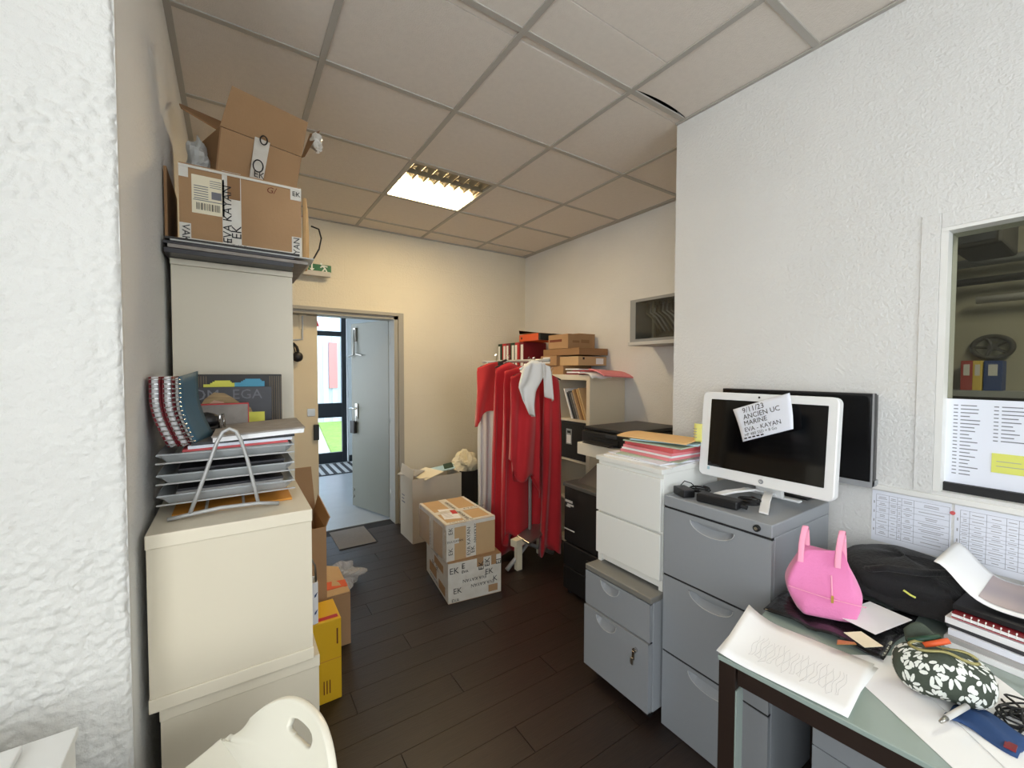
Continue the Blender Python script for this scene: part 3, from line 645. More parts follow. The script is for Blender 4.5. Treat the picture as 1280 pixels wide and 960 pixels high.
# letter tray tower
tr = thing('letter_tray', 'grey stacking letter tray rack with silver wire stand on the white cabinet', 'letter tray', (0, 1.38, 1.09))
ty0, ty1 = 1.30, 1.60
def tray(z, x0=-.155, x1=.14):
    def fn(u, v):
        x = x0+(x1-x0)*u; y = ty0+(ty1-ty0)*v
        e = max(abs(u-.5)*2, abs(v-.5)*2); 
        return (x, y, z+(.022*max(0, (e-.86)/.14)))
    return MB().grid(fn, 29, 15).build('tray', 'tray', tr, solid=.004, smooth=False)
TZ = [1.128, 1.178, 1.228]
for z in TZ: tray(z)
r0 = .0045
for yy in (1.285, 1.612):
    zt = 1.09
    q = MB()
    arch = [(-.092, yy, zt+.012), (-.075, yy, zt+.06), (-.052, yy, zt+.13), (-.034, yy, zt+.185), (-.022, yy, zt+.208), (-.008, yy, zt+.216), (.006, yy, zt+.208), (.016, yy, zt+.185), (.030, yy, zt+.13), (.044, yy, zt+.06), (.052, yy, zt+.016)]
    q.tube(arch, r0, 8); q.build('wire_arch', 'silver_paint', tr, smooth=True)
    MB().tube([(-.135, yy, zt+.006), (-.10, yy, zt+.010), (-.03, yy, zt+.016), (.05, yy, zt+.014), (.10, yy, zt+.006)], .005, 8).build('wire_foot', 'silver_paint', tr, smooth=True)
for x in (-.06, .02): MB().tube([(x, 1.285, 1.104), (x, 1.612, 1.104)], .0035, 6).build('cross_wire', 'silver_paint', tr)
for z in TZ:
    MB().tube([(-.155, 1.289, z+.003), (.14, 1.289, z+.003)], .0022, 6).build('tray_rail', 'silver_paint', tr)
sh_ = tag(B('envelope', 'peach', None, (-.13, .135, 1.32, 1.60, 1.0905, 1.096)), 'orange envelope lying under the letter trays', 'envelope')
sh_.data.materials[0] = mat('orange_env', rgb(206, 140, 50), .6)
def sheet(name, m, c, w_, d, t, rot, label, cat, group=None, bend=0, tilt=0, seed=0, ny=5, fx=None):
    rnd = random.Random(seed); ca, sa = math.cos(rot), math.sin(rot); c = Vector(c)
    def P(u, v, k):
        x, y = (u-.5)*w_, (v-.5)*d
        return c+Vector((x*ca-y*sa, x*sa+y*ca, k*t+bend*((2*u-1)**2)+tilt*x+(fx(u, v) if fx else 0)))
    q = MB(); nx = 9
    vs = [P(i/(nx-1), j/(ny-1), k) for k in (0, 1) for j in range(ny) for i in range(nx)]
    fs = []
    for k in (0, 1):
        for j in range(ny-1):
            for i in range(nx-1):
                a = k*nx*ny+j*nx+i; f = (a, a+1, a+nx+1, a+nx); fs.append(f if k else f[::-1])
    per = [(j, 0) for j in range(0)]
    ring = [i for i in range(nx)]+[j*nx+nx-1 for j in range(1, ny)]+[(ny-1)*nx+i for i in range(nx-2, -1, -1)]+[j*nx for j in range(ny-2, 0, -1)]
    for a, b in zip(ring, ring[1:]+ring[:1]): fs.append((a, b, b+nx*ny, a+nx*ny))
    q.add(vs, fs)
    o = q.build(name, m, None)
    return tag(o, label, cat, group) if label else o
zt = TZ[0]+.0035
for k, (mm, n) in enumerate((('paper_warm', 'cream'), ('paper', 'white'), ('greyleaf', 'grey'), ('cover_dark', 'black'))):
    sheet('document', mm, (-.005, 1.45, zt+k*.0065), .235, .235, .0055, .015*(k-1), '%s papers lying in the lowest letter tray' % n, 'papers', 'papers in the trays')
zt = TZ[1]+.0035
for k, (mm, n) in enumerate((('greyleaf', 'grey'), ('paper', 'white'), ('black_plastic', 'black'), ('cover_dark', 'topmost charcoal'))):
    sheet('document', mm, (-.0, 1.45, zt+k*.0065), .235, .235, .0055, .015*(k-2), '%s papers lying in the middle letter tray' % n, 'papers', 'papers in the trays')
zt = TZ[2]+.0035
for k, (mm, n, t, dx) in enumerate((('paper', 'white papers at the bottom of the top letter tray', .010, .0), ('greyleaf', 'grey folder in the top letter tray above the white papers', .008, .015), ('salmon', 'pink folder in the top letter tray', .006, .01), ('paper_cool', 'pale papers above the pink folder in the top tray', .008, .02), ('charcoal', 'dark catalogue above the pale papers in the top tray', .007, .025))):
    sheet('document', mm, (.0+dx, 1.45, zt), .235, .24, t*.95, .012*(k-2), n, 'papers', 'papers in the trays', tilt=.02); zt += t+.0005
gm = thing('magazine', 'thick grey magazine lying on top of the letter trays', 'magazine', (.07, 1.45, zt))
cv = sheet('cover', 'grey_book', (.065, 1.44, zt+.014), .215, .27, .004, -.03, None, None, tilt=.05); put(cv, gm)
pg_ = sheet('pages', 'paper', (.065, 1.44, zt+.002), .21, .265, .0115, -.03, None, None, tilt=.05); put(pg_, gm)
gm_top = zt+.02
# spiral notebooks standing at the left, curved against the wall
def notebook(label, cx, mm, lean, wire, tint='paper'):
    t = thing('spiral_notebook', label, 'notebook', (cx, 1.35, 1.262), 'spiral notebooks in the top tray')
    z0, z1 = 1.262, 1.438
    def curve(v):  return .034*max(0, 1-v*1.5)**1.6
    def cov(off, y0, y1):
        return lambda u, v: (cx+off+curve(v)*1.0*lean, y0+(y1-y0)*u, z0+(z1-z0)*v)
    MB().grid(cov(0, 1.345, 1.50), 4, 10).build('cover', mm, t, solid=.003, smooth=True)
    MB().grid(cov(-.010, 1.35, 1.495), 4, 10).build('pages', tint, t, solid=.012, smooth=True)
    MB().grid(cov(-.019, 1.345, 1.50), 4, 10).build('back_cover', mm, t, solid=.003, smooth=True)
    for k in range(15):
        v = .03+k*.067; x = cx+curve(v)*lean-.009; z = z0+(z1-z0)*v
        MB().tube([(x+.011*math.cos(a), 1.345+.006*math.sin(a)-.002, z) for a in [i*math.pi/4 for i in range(9)]], .0013, 4).build('wire_coil', 'chrome', t)
    return t
notebook('outermost dark red spiral notebook standing against the left wall', -.150, 'red_book', 1, 1)
notebook('dark red spiral notebook between the outer red one and the blue one', -.1255, 'red_book', 1, 1)
nb = thing('spiral_notebook', 'teal blue spiral notebook standing open at the trays', 'notebook', (-.07, 1.36, 1.262), 'spiral notebooks in the top tray')
def cvb(v): return .034*max(0, 1-v*1.5)**1.6
MB().grid(lambda u, v: (-.111+cvb(v)+.030*u-(.0)*v, 1.335+.13*u, 1.258+.014*u+.180*v-.0*u), 6, 10).build('cover', 'teal_book', nb, solid=.003, smooth=True)
MB().grid(lambda u, v: (-.1165+cvb(v)+.028*u, 1.347+.13*u, 1.262+.014*u+.172*v), 6, 10).build('pages', 'paper', nb, solid=.006, smooth=True)
for k in range(16):
    v = .03+k*.062; x = -.116+cvb(v); z = 1.258+.18*v
    MB().tube([(x+.008*math.cos(a), 1.336+.007*math.sin(a), z) for a in [i*math.pi/4 for i in range(9)]], .0014, 4).build('wire_coil', 'chrome', nb)
strips('title', 'paper_grey', nb, (-.1, 1.38, 1.352), (.22, .97, .1), (0, 0, 1), [(-.015, .012, -.004, .004)], off=.004)
# big dark folders standing behind
f1 = thing('striped_folder', 'dark brown striped folder standing upright behind the magazine with blonde cover', 'folder', (.02, 1.70, 1.10))
B('body', 'stripe_dark', f1, (-.103, .146, 1.695, 1.71, 1.092, 1.441), bevel=.002)
for x0, n in ((-.10, 5), (.108, 6)):
    for k in range(n): B('stripe', 'stripe_brown', f1, (x0+k*.0068, x0+k*.0068+.003, 1.6935, 1.695, 1.10, 1.435))
f2 = thing('magazine', 'black large magazine with OMEGA title and blonde cover portrait, standing upright', 'magazine', (-.01, 1.66, 1.10))
B('body', 'cover_dark', f2, (-.122, .112, 1.655, 1.668, 1.092, 1.400), bevel=.001)
text(f2, 'O', (-.112, 1.655, 1.374), X, Z, .052, 'ink_grey'); text(f2, 'M', (-.07, 1.655, 1.374), X, Z, .045, 'ink_grey'); text(f2, 'EGA', (-.002, 1.655, 1.374), X, Z, .045, 'ink_grey')
hr = [(-.085, 1.30), (-.088, 1.335), (-.075, 1.362), (-.05, 1.383), (-.022, 1.380), (.0, 1.365), (.022, 1.345), (.05, 1.33), (.06, 1.30)]
MB().slab([(x, 1.6549, z) for x, z in hr], .0012, (0, -1, 0)).build('hair_print', 'blonde', f2)
MB().slab([(x, 1.6537, z) for x, z in ((-.07, 1.30), (-.072, 1.34), (-.05, 1.358), (-.025, 1.352), (-.012, 1.33), (.005, 1.30))], .0008, (0, -1, 0)).build('portrait_print', 'skin_print', f2)
B('sticky_note', 'sticky_yellow', f2, (.035, .09, 1.651, 1.6535, 1.262, 1.315))
for k, (x0, x1, mm, z1, lab) in enumerate(((-.066, .006, 'sticky_yellow', 1.421, 'yellow index tabs sticking up above the dark magazine'), (.018, .092, 'sticky_blue', 1.426, 'blue index tabs sticking up above the dark magazine'))):
    t = thing('index_tabs', lab, 'sticky notes', ((x0+x1)/2, 1.68, 1.39), 'index tabs')
    for j in range(4):
        B('tab', mm, t, (x0+j*.006-(.012 if j == 0 else 0), x1-j*.004*(j > 1), 1.672+j*.002, 1.6735+j*.002, 1.33, z1-.012+.004*j))
f3 = thing('book', 'grey book with red top edge leaning in the top letter tray', 'book', (-.05, 1.60, 1.27))
B('pages', 'grey_book', f3, (-.122, .040, 1.575, 1.592, 1.268, 1.348)); B('cover_edge', 'red_bright', f3, (-.124, .042, 1.573, 1.594, 1.348, 1.3515))
B('cover_side', 'red_bright', f3, (.040, .0425, 1.573, 1.594, 1.268, 1.348))
gl = thing('sunglasses_case', 'black rounded case with silver clip lying in the top tray', 'case', (-.07, 1.52, zt))
crumple('case_body', 'black_plastic', (-.066, 1.53, zt+.034), .030, 11, (1.1, .7, .75), gl, amp=.12).data.polygons.foreach_set('use_smooth', [True]*(17*18))
MB().obox((-.07, 1.50, zt+.004), (.09, .05, .012), (1, 0, .1)).build('case_flap', 'black_plastic', gl, bevel=.004)
MB().tube([(-.035, 1.50, zt+.01), (-.032, 1.49, zt+.05), (-.024, 1.49, zt+.055), (-.02, 1.49, zt+.01)], .003, 6).build('clip', 'chrome', gl, smooth=True)
# headset on the door leaf bolt
hd = thing('headset', 'small black headset hanging from the bolt of the cream door leaf', 'headset', at(371, 440, 'y', 3.97))
MB().tube([at(366, 429, 'y', 3.985), at(371, 434, 'y', 3.975), at(373, 442, 'y', 3.97)], .012, 8).build('band', 'black_plastic', hd, smooth=True)
crumple('ear_cup', 'black_plastic', at(372, 446, 'y', 3.955), .042, 2, (1, .6, 1), hd, amp=.05)
MB().tube([at(366, 429, 'y', 3.985), at(369, 440, 'y', 3.985), at(366, 455, 'y', 3.985)], .004, 6).build('cord', 'black_plastic', hd)

# boxes beyond the cabinets
def open_box(t, x0, x1, y0, y1, z0, z1, m, flaps):
    carton(t, x0, x1, y0, y1, z0, z1, m, flaps=False)
    for f in flaps: MB().slab(f, .005).build('open_flap', m, t)
b1 = thing('cardboard_box', 'tall open brown cardboard box right behind the white cabinets', 'box', (.27, 2.38, 0))
open_box(b1, .19, .366, 2.16, 2.48, 0, .70, 'card', [[(.366, 2.16, .70), (.366, 2.48, .70), (.385, 2.48, .775), (.385, 2.16, .745)][::-1], [(.19, 2.48, .70), (.366, 2.48, .70), (.35, 2.50, .93), (.19, 2.50, .93)]])
b2_ = thing('cardboard_box', 'small brown carton with orange stripe on the floor beside the tall open box', 'box', (.44, 2.4, 0))
carton(b2_, .375, .505, 2.30, 2.58, 0, .272, 'card', flaps=False)
MB().slab([(.375, 2.305, .274), (.505, 2.305, .274), (.500, 2.58, .30), (.375, 2.58, .34)], .005, (0, 0, 1)).build('top_flap', 'card_light', b2_)
MB().slab([(.375, 2.36, .2865), (.504, 2.36, .2825), (.503, 2.42, .2905), (.375, 2.42, .302)], .005, (0, 0, 1)).build('orange_stripe', 'orange', b2_)
yb = thing('parcel_box', 'bright yellow parcel box standing on the floor behind the white cabinets', 'box', (.3, 2.0, 0))
B('body', 'yellow_box', yb, (.20, .385, 1.935, 2.12, .0, .362), bevel=.003)
B('fold_line', 'orange_env', yb, (.20, .385, 1.9345, 1.935, .185, .188))
strips('printed_lines', 'brown_ink', yb, (.33, 1.9348, .04), X, Z, [(-.02+k*.012, -.016+k*.012, 0, .06) for k in range(3)])
strips('side_print', 'brown_ink', yb, (.365, 1.9348, .25), X, Z, [(0, .006, 0, .07)])
MB().slab([(.29, 1.95, .3625), (.375, 1.95, .3625), (.375, 1.975, .3625), (.29, 1.975, .3625)], .0008, (0, 0, 1)).build('top_print', 'red_bright', yb)
ZT = .363
tg = thing('tote_bag', 'white paper carrier bag with dark blue leaf print behind the white cabinet', 'bag', (.25, 1.85, .363))
MB().grid(lambda u, v: (.20+.092*u, 1.938+.006*math.sin(6*u), .368+.18*v), 6, 5).build('front_sheet', 'paper', tg, solid=.003)
MB().grid(lambda u, v: (.20+.092*u, 1.998, .368+.18*v), 6, 5).build('back_sheet', 'paper', tg, solid=.003)
B('bag_side', 'paper', tg, (.289, .292, 1.941, 1.996, .368, .548)); B('bag_bottom', 'paper', tg, (.20, .289, 1.941, 1.996, .364, .366))
for z in (.40, .475): 
    for x in (.262, .28): MB().slab([(x-.012, 1.9325, z), (x+.004, 1.9325, z+.012), (x+.010, 1.9325, z+.03), (x-.004, 1.9325, z+.016)], .001, (0, -1, 0)).build('leaf_print', 'navy', tg)
MB().tube([(.24, 1.939, .548), (.25, 1.935, .63), (.268, 1.935, .655), (.282, 1.937, .62), (.286, 1.939, .548)], .004, 6).build('handle', 'steel', tg, smooth=True)
tag(crumple('plastic_bag', 'plastic_bag', (.60, 2.95, .075), .11, 8, (1.0, 1.0, .65), n=22, amp=.4), 'crumpled clear plastic bag on the floor near the door', 'bag')

# white moulded chair in the foreground
ch = thing('plastic_chair', 'white moulded plastic stool chair with slot handle in its low back, in the foreground', 'chair', (-.05, .82, 0))
e1 = Vector((-.33, .944, 0)); e2 = Vector((.944, .33, 0))      # along the back, and towards the back
C0 = Vector((.085, .895, 0))-e1*.015
def shell(u, v):
    """u across, v from seat front to top of the back"""
    s = (u-.5)*2
    if v < .45:
        t = v/.45; w_ = .188+.017*t**2; p = -.27+.215*t; z = .665-.012*math.sin(math.pi*t)+.012*abs(s)**3
    else:
        t = (v-.45)/.55; a = t
        w_ = .205-.040*math.sin(min(1, t*1.5)*math.pi/2); p = -.055+.075*math.sin(t*math.pi/2)+.012*t; z = .665+.125*t**1.35
        s2 = abs(s); z -= .075*(s2**2.6)*max(0, (t-.2)/.8)
        p -= .045*s2**2*min(1, t*2.5); z += .012*s2**3*(1-t)
    return C0+e1*(s*w_)+e2*p+Vector((0, 0, z))
NU, NV = 141, 171; q = MB(); vs = [shell(i/(NU-1), j/(NV-1)) for j in range(NV) for i in range(NU)]; fs = []
for j in range(NV-1):
    for i in range(NU-1):
        s, v = ((i+.5)/(NU-1)-.5)*2, (j+.5)/(NV-1)
        if (abs(s-.05)/.25)**3+(abs(v-.845)/.044)**3 < 1: continue
        fs.append((j*NU+i, j*NU+i+1, (j+1)*NU+i+1, (j+1)*NU+i))
q.add(vs, fs); so = q.build('shell', 'plastic_chair', ch, smooth=True, solid=.014); sm_ = so.modifiers.new('r', 'SMOOTH'); sm_.factor = .5; sm_.iterations = 6
for a, p in ((-.13, -.24), (.13, -.24), (-.13, -.06), (.13, -.06)):
    top = C0+e1*a+e2*p+Vector((0, 0, .655)); bot = C0+e1*a*1.25+e2*(p*1.0+(-.02 if p < -.2 else .05))
    MB().tube([bot, top], [.012, .016], 12).build('leg', 'plastic_chair', ch, smooth=True)

# white sill board bottom left
wb = thing('low_shelf', 'white low shelf in the bottom left corner against the bright pillar', 'shelf', (-.45, .8, 0))
B('top', 'trim_white', wb, (-.75, -.226, .55, .985, .835, .85), bevel=.002); B('side', 'trim_white', wb, (-.245, -.23, .56, .98, 0, .834)); B('side', 'trim_white', wb, (-.745, -.73, .56, .98, 0, .834)); B('back', 'trim_white', wb, (-.729, -.246, .965, .98, 0, .834))
tag(B('board', 'trim_white', None, (-.66, -.285, .56, .965, .8505, .862), bevel=.002), 'smaller white board lying on the low white shelf', 'board')

# ================================================================ MIDDLE
# two taped boxes wrapped in film
def printed_box(name, label, N_, R_, depth, z0, z1, m, group):
    """N_ near corner, R_ right corner on plan; depth runs away from the viewer"""
    ex = Vector((R_[0]-N_[0], R_[1]-N_[1], 0)); wd = ex.length; ex.normalize(); ey = Vector((-ex.y, ex.x, 0))
    c = Vector((N_[0], N_[1], 0))+ex*wd/2+ey*depth/2
    t = thing(name, label, 'box', (c.x, c.y, z0), group)
    w_ = .006
    n3 = Vector((N_[0], N_[1], 0)); zc = (z0+z1)/2; hh = z1-z0
    MB().obox(n3+ex*wd/2+ey*w_/2+Z*zc, (wd, w_, hh), ex, ey).build('front_wall', m, t)
    MB().obox(n3+ex*wd/2+ey*(depth-w_/2)+Z*zc, (wd, w_, hh), ex, ey).build('back_wall', m, t)
    MB().obox(n3+ex*w_/2+ey*depth/2+Z*zc, (w_, depth-2*w_, hh), ex, ey).build('side_wall', m, t)
    MB().obox(n3+ex*(wd-w_/2)+ey*depth/2+Z*zc, (w_, depth-2*w_, hh), ex, ey).build('side_wall', m, t)
    MB().obox(n3+ex*wd*.25+ey*depth/2+Z*(z1-w_/2), (wd*.5-w_-.001, depth-2*w_-.001, w_), ex, ey).build('top_flap', m, t)
    MB().obox(n3+ex*wd*.75+ey*depth/2+Z*(z1-w_/2), (wd*.5-w_-.001, depth-2*w_-.001, w_), ex, ey).build('top_flap', m, t)
    F = lambda a, z: n3+ex*a+Z*z                   # front face
    S = lambda b, z: n3+ey*b+Z*z                   # left side face
    T = lambda a, b: n3+ex*a+ey*b+Z*z1
    return t, ex, ey, wd, F, S, T
def patch(t, pts, m, name, n, th=.0015): return MB().slab(pts, th, n).build(name, m, t)
G_ = 'taped boxes in the middle of the floor'
N1, R1 = (1.095, 2.345), (1.452, 2.30)
t, ex, ey, wd, F, S, T = printed_box('taped_box', 'lower cardboard box covered in printed white tape, on the dark floor', N1, R1, .50, .001, .262, 'card', G_)
nf, ns = -ey, -ex
patch(t, [F(0, .005), F(wd, .005), F(wd, .255), F(0, .255)], 'tape', 'tape', nf)
patch(t, [S(0, .005), S(0, .255), S(.5, .255), S(.5, .005)], 'tape', 'tape', ns)
for a0, a1, z0, z1 in ((.19, .235, .20, .258), (.29, .325, .195, .26), (.27, .335, .02, .065)): patch(t, [F(a0, z0)+nf*.0015, F(a1, z0)+nf*.0015, F(a1, z1)+nf*.0015, F(a0, z1)+nf*.0015], 'card', 'bare_patch', nf, .0008)
for b0, b1, z0, z1 in ((.06, .2, .02, .08), (.25, .42, .05, .12), (.1, .3, .15, .2)): patch(t, [S(b0, z0)+ns*.0015, S(b0, z1)+ns*.0015, S(b1, z1)+ns*.0015, S(b1, z0)+ns*.0015], 'card', 'bare_patch', ns, .0008)
dn = .0035
for s_, a, z, sz in (('EK', .005, .205, .055), ('E', .085, .225, .048), ('EVA', .085, .188, .026), ('EK', .03, .075, .05), ('EK', .245, .155, .05), ('K', .30, .10, .05)):
    text(t, s_, F(a, z), ex, Z, sz, 'ink', off=dn)
for s_, a, z, sz in (('EVA KAYAN', .255, .13, .03), ('EVA KAYAN', .31, .088, .03)): text(t, s_, F(a, z), -ex, -Z, sz, 'ink', off=dn)
for s_, a, z in (('EK', .22, .175), ('EK', .262, .19), ('EI', .342, .19)): text(t, s_, F(a, z), Z, -ex, .05, 'ink', off=dn)
text(t, 'EVA', F(.02, .018), ex, Z, .028, 'ink', off=dn); text(t, 'EVA KAYAN EK', S(.45, .225), -ey, Z, .035, 'ink', off=dn); text(t, 'EK  EK', S(.35, .13), -ey, Z, .05, 'ink', off=dn); text(t, 'EVA KAYAN', S(.4, .03), -ey, Z, .035, 'ink', off=dn)
q = MB().slab([F(-.006, .006)-ey*.006, F(wd+.006, .006)-ey*.006, F(wd+.006, .262)-ey*.006, F(-.006, .262)-ey*.006], .0008, nf)
N2, R2 = (1.088, 2.36), (1.432, 2.345)
t, ex, ey, wd, F, S, T = printed_box('taped_box', 'upper cardboard box with tape cross and white label, wrapped in clear film', N2, R2, .50, .2625, .495, 'card_light', G_)
nf, ns = -ey, -ex
def tapeF(a0, a1, z0, z1, m='tape', k=0): patch(t, [F(a0, z0)+nf*k, F(a1, z0)+nf*k, F(a1, z1)+nf*k, F(a0, z1)+nf*k], m, 'tape', nf)
def tapeT(a0, a1, b0, b1, m='tape', k=0, nm='tape'): return patch(t, [T(a0, b0)+Z*k, T(a1, b0)+Z*k, T(a1, b1)+Z*k, T(a0, b1)+Z*k], m, nm, Z)
tapeF(.135, .205, .265, .494); tapeF(0, wd, .472, .494, k=.0016); tapeF(.0, .055, .265, .494, k=.0004); tapeF(.0, .085, .37, .40, k=.0018)
tapeT(.14, .20, 0, .5); tapeT(0, wd, .20, .25, k=.0016); tapeT(0, .02, 0, .5, k=.0008); tapeT(wd-.02, wd, 0, .5, k=.0008); tapeT(0, wd, 0, .03, k=.002)
text(t, 'EVA KAYAN', F(.153, .275), Z, -ex, .034, 'ink', off=.003); text(t, 'EK', F(.182, .285), Z, -ex, .04, 'ink', off=.003); text(t, 'EVA KAYAN', F(.197, .49), -Z, ex, .026, 'ink', off=.003)
text(t, 'EVA KAYAN', F(.005, .385), ex, Z, .02, 'ink', off=.0045); text(t, 'EK', F(.03, .43), Z, -ex, .04, 'ink', off=.003); text(t, 'EK', F(.03, .30), Z, -ex, .04, 'ink', off=.003)
text(t, 'EVA KAYAN  EVA KAYAN', T(.17, .02), ey, -ex, .036, 'ink', off=.003); text(t, 'K Y A N  E K', T(.22, .225), ex, ey, .03, 'ink', off=.004); text(t, 'E VA K AY A N  EK', T(.03, .015), ex, ey, .02, 'ink', off=.0045)
for b0, b1, z0, z1, k in ((0, .5, .465, .494, .0), (.22, .29, .265, .494, .0016), (0, .05, .265, .494, .0032)):
    patch(t, [S(b0, z0)+ns*k, S(b0, z1)+ns*k, S(b1, z1)+ns*k, S(b1, z0)+ns*k], 'tape', 'tape', ns)
text(t, 'EVA KAYAN', S(.27, .28), Z, ey, .03, 'ink', off=.004); text(t, 'EK', S(.48, .48), -ey, Z, .024, 'ink', off=.003)
lab = patch(t, [T(.03, .10)+Z*.002, T(.135, .07)+Z*.002, T(.165, .27)+Z*.002, T(.06, .30)+Z*.002], 'paper', 'shipping_label', Z, .001)
patch(t, [T(.115, .17)+Z*.0032, T(.152, .16)+Z*.0032, T(.16, .235)+Z*.0032, T(.125, .245)+Z*.0032], 'red_bright', 'red_mark', Z, .0006)
strips('label_lines', 'ink_light', t, T(.05, .12)+Z*.003, ex, ey, [(0, .05, .02*k, .02*k+.004) for k in range(7)])
def filmside(u, v):
    b = .5*u; bul = .02*math.sin(math.pi*u)*math.sin(math.pi*v)+.004*math.sin(17*u+5*v)*math.sin(11*v)
    return S(b, .265+.235*v)-ex*(.006+bul)
MB().grid(filmside, 24, 16).build('clear_film', 'film', t, smooth=True)
# pale carton with papers behind them
wb = thing('open_carton', 'pale grey carton full of papers standing at the far wall beside the door', 'box', (1.46, 3.5, 0))
open_box(wb, 1.235, 1.69, 3.34, 3.64, 0, .545, 'carton_pale' if 'carton_pale' in MATS else mat('carton_pale', rgb(200, 192, 176), .8, var=.3, vscale=6, dark=rgb(180, 170, 152)), [[(1.235, 3.34, .545), (1.235, 3.64, .545), (1.25, 3.64, .63), (1.25, 3.34, .62)]])
strips('side_print', 'ink_grey', wb, (1.235, 3.60, .30), (0, -1, 0), Z, [(0, .08, 0, .012), (0, .06, .03, .04), (0, .07, .06, .07)])
for k, (c, w_, d, rot, mm, lab) in enumerate((((1.40, 3.46, .548), .20, .25, .3, 'paper_warm', 'cream paper sheet sticking out of the pale carton'), ((1.55, 3.50, .562), .26, .2, -.35, 'pale_blue', 'pale blue brochure on top of the pale carton'), ((1.63, 3.49, .585), .08, .17, -.35, 'green_dark', 'dark green card on the pale blue brochure'), ((1.30, 3.55, .552), .13, .2, .6, 'greyleaf', 'grey sheet at the left edge of the pale carton'))):
    sheet('paper_sheet', mm, c, w_, d, .006, rot, lab, 'papers', 'papers in the pale carton', tilt=.18)
# wicker basket with black bag behind rack
bk = thing('shopping_bag', 'dark bag with beige wrinkled top between pale carton and garment rack', 'bag', (1.93, 3.55, 0))
MB().grid(lambda u, v: (1.87+.13*math.cos(2*math.pi*u)*(1-.1*v+.05*math.sin(6*math.pi*u)), 3.58+.12*math.sin(2*math.pi*u)*(1-.1*v), .01+.5*v), 20, 8, wrap=True).build('body', 'black_cloth', bk, smooth=True)
crumple('crumpled_top', 'paper_warm', (1.87, 3.58, .56), .10, 21, (1.1, .8, 1.0), bk, amp=.5)
B('green_base', 'green_dark', bk, (1.75, 2.0, 3.45, 3.71, .001, .2), bevel=.02)

# garment rack
gr = thing('garment_rack', 'pale garment rack with small wooden base hung with red clothes', 'garment rack', (1.85, 2.8, 0))
A_, B_ = Vector((1.845, 2.515, 1.53)), Vector((1.80, 3.06, 1.53))
MB().tube([(1.85, 2.30, 1.53), A_, B_, (1.79, 3.12, 1.53)], .012, 10).build('rail', 'silver_paint', gr, smooth=True)
for p, mm in ((A_, 'paper_warm'), (B_, 'paper_warm')):
    MB().tube([(p.x, p.y, 1.53), (p.x, p.y, .16)], .013, 10).build('post', 'silver_paint', gr, smooth=True)
    MB().tube([(p.x-.22, p.y-.02, .02), (p.x-.02, p.y, .16), (p.x+.24, p.y+.02, .02)], .016, 8).build('foot', 'silver_paint', gr, smooth=True)
B('base_leg', 'paper_warm', gr, (1.70, 1.745, 2.47, 2.51, 0, .19), bevel=.003)
B('base_leg', 'paper_warm', gr, (2.0, 2.04, 2.60, 2.64, 0, .19), bevel=.003)
MB().obox((1.86, 2.52, .21), (.40, .06, .05), (1, .25, 0)).build('base_board', 'paper_warm', gr, bevel=.003)
MB().obox((1.86, 2.48, .25), (.26, .12, .02), (1, .25, .2), (0, 1, .3)).build('base_tray', 'steel', gr, bevel=.003)
def garment(name, label, x0, x1, y, zt, zb, m, folds=7, depth=.05, taper=1.0, shoulder=.06, ph=0, hem=.02, skew=0, cat='dress', neck=.12, group='clothes on the garment rack', tail=0, parent=None, amp=.019):
    cx, hw = (x0+x1)/2, (x1-x0)/2
    def fn(u, v):
        th = 2*math.pi*u; c, s = math.cos(th), math.sin(th)
        w_ = hw*(taper+(1-taper)*min(1, v*1.5)) if taper < 1 else hw*(1-(1-1/taper)*(1-v))
        d = depth*(.35+.65*min(1, v*2.2))
        k = abs(c)
        f = amp*min(1, v*2.5)*math.sin(folds*th+ph+2.2*v)+.003*math.sin(2*folds*th+1.7*ph+3*v)*min(1, v*3)+.006*math.sin(7*v+3*th+ph)*v
        x = cx+c*w_+skew*v+.3*f
        yy = y+s*d+f*(1 if s < 0 else -1)
        top = zt-shoulder*k**1.5
        bot = zb+hem*math.sin(3*th+ph)+tail*c
        if v < .06: x = cx+(c*w_)*(.97)
        return (x, yy, top+(bot-top)*v)
    o = MB().grid(fn, 72, 34, wrap=True).build('cloth' if True else name, m, None, smooth=True, solid=.003)
    t = thing(name, label, cat, (cx, y, zb), group)
    put(o, t)
    # hanger
    MB().tube([(cx-hw*.8, y, zt-shoulder*.8), (cx, y, zt+.0), (cx+hw*.8, y, zt-shoulder*.8)], .006, 6).build('hanger_bar', 'black_plastic', t)
    MB().tube([(cx, y, zt), (cx, y, zt+.03), (cx+.012, y, zt+.05), (cx, y, zt+.062), (cx-.012, y, zt+.05)], .003, 6).build('hanger_hook', 'chrome', t)
    return t
X_ = lambda u, y: at(u, 500, 'y', y).x
Z_ = lambda v, y, u=650: at(u, v, 'y', y).z
y = 2.98
garment('dress', 'long pleated white dress hanging at the left end of the red clothes', X_(599, y), X_(640, y), y, 1.42, Z_(664, y, 605), 'white_cloth', folds=12, depth=.04, ph=1, shoulder=.03)
y = 2.86
garment('blouse', 'short coral red top hanging over the pleated white dress', X_(596, y), X_(643, y), y, 1.525, Z_(512, y, 600), 'coral_cloth', folds=4, depth=.04, ph=2.0, cat='top', shoulder=.05, tail=.10, hem=.04)
y = 2.71
garment('dress', 'long narrow red dress reaching lowest, beside the pleated white dress', X_(615, y), X_(655, y), y, 1.52, Z_(690, y, 632), 'red_cloth', folds=5, depth=.04, ph=.5, taper=1.25, shoulder=.05, skew=-.0, hem=.012)
y = 2.58
garment('dress', 'wide red dress in the middle of the rack behind the white blouse', X_(630, y), X_(690, y), y, 1.50, Z_(664, y), 'red_cloth', folds=6, depth=.04, ph=3.2, shoulder=.05, tail=.05, hem=.05)
y = 2.455
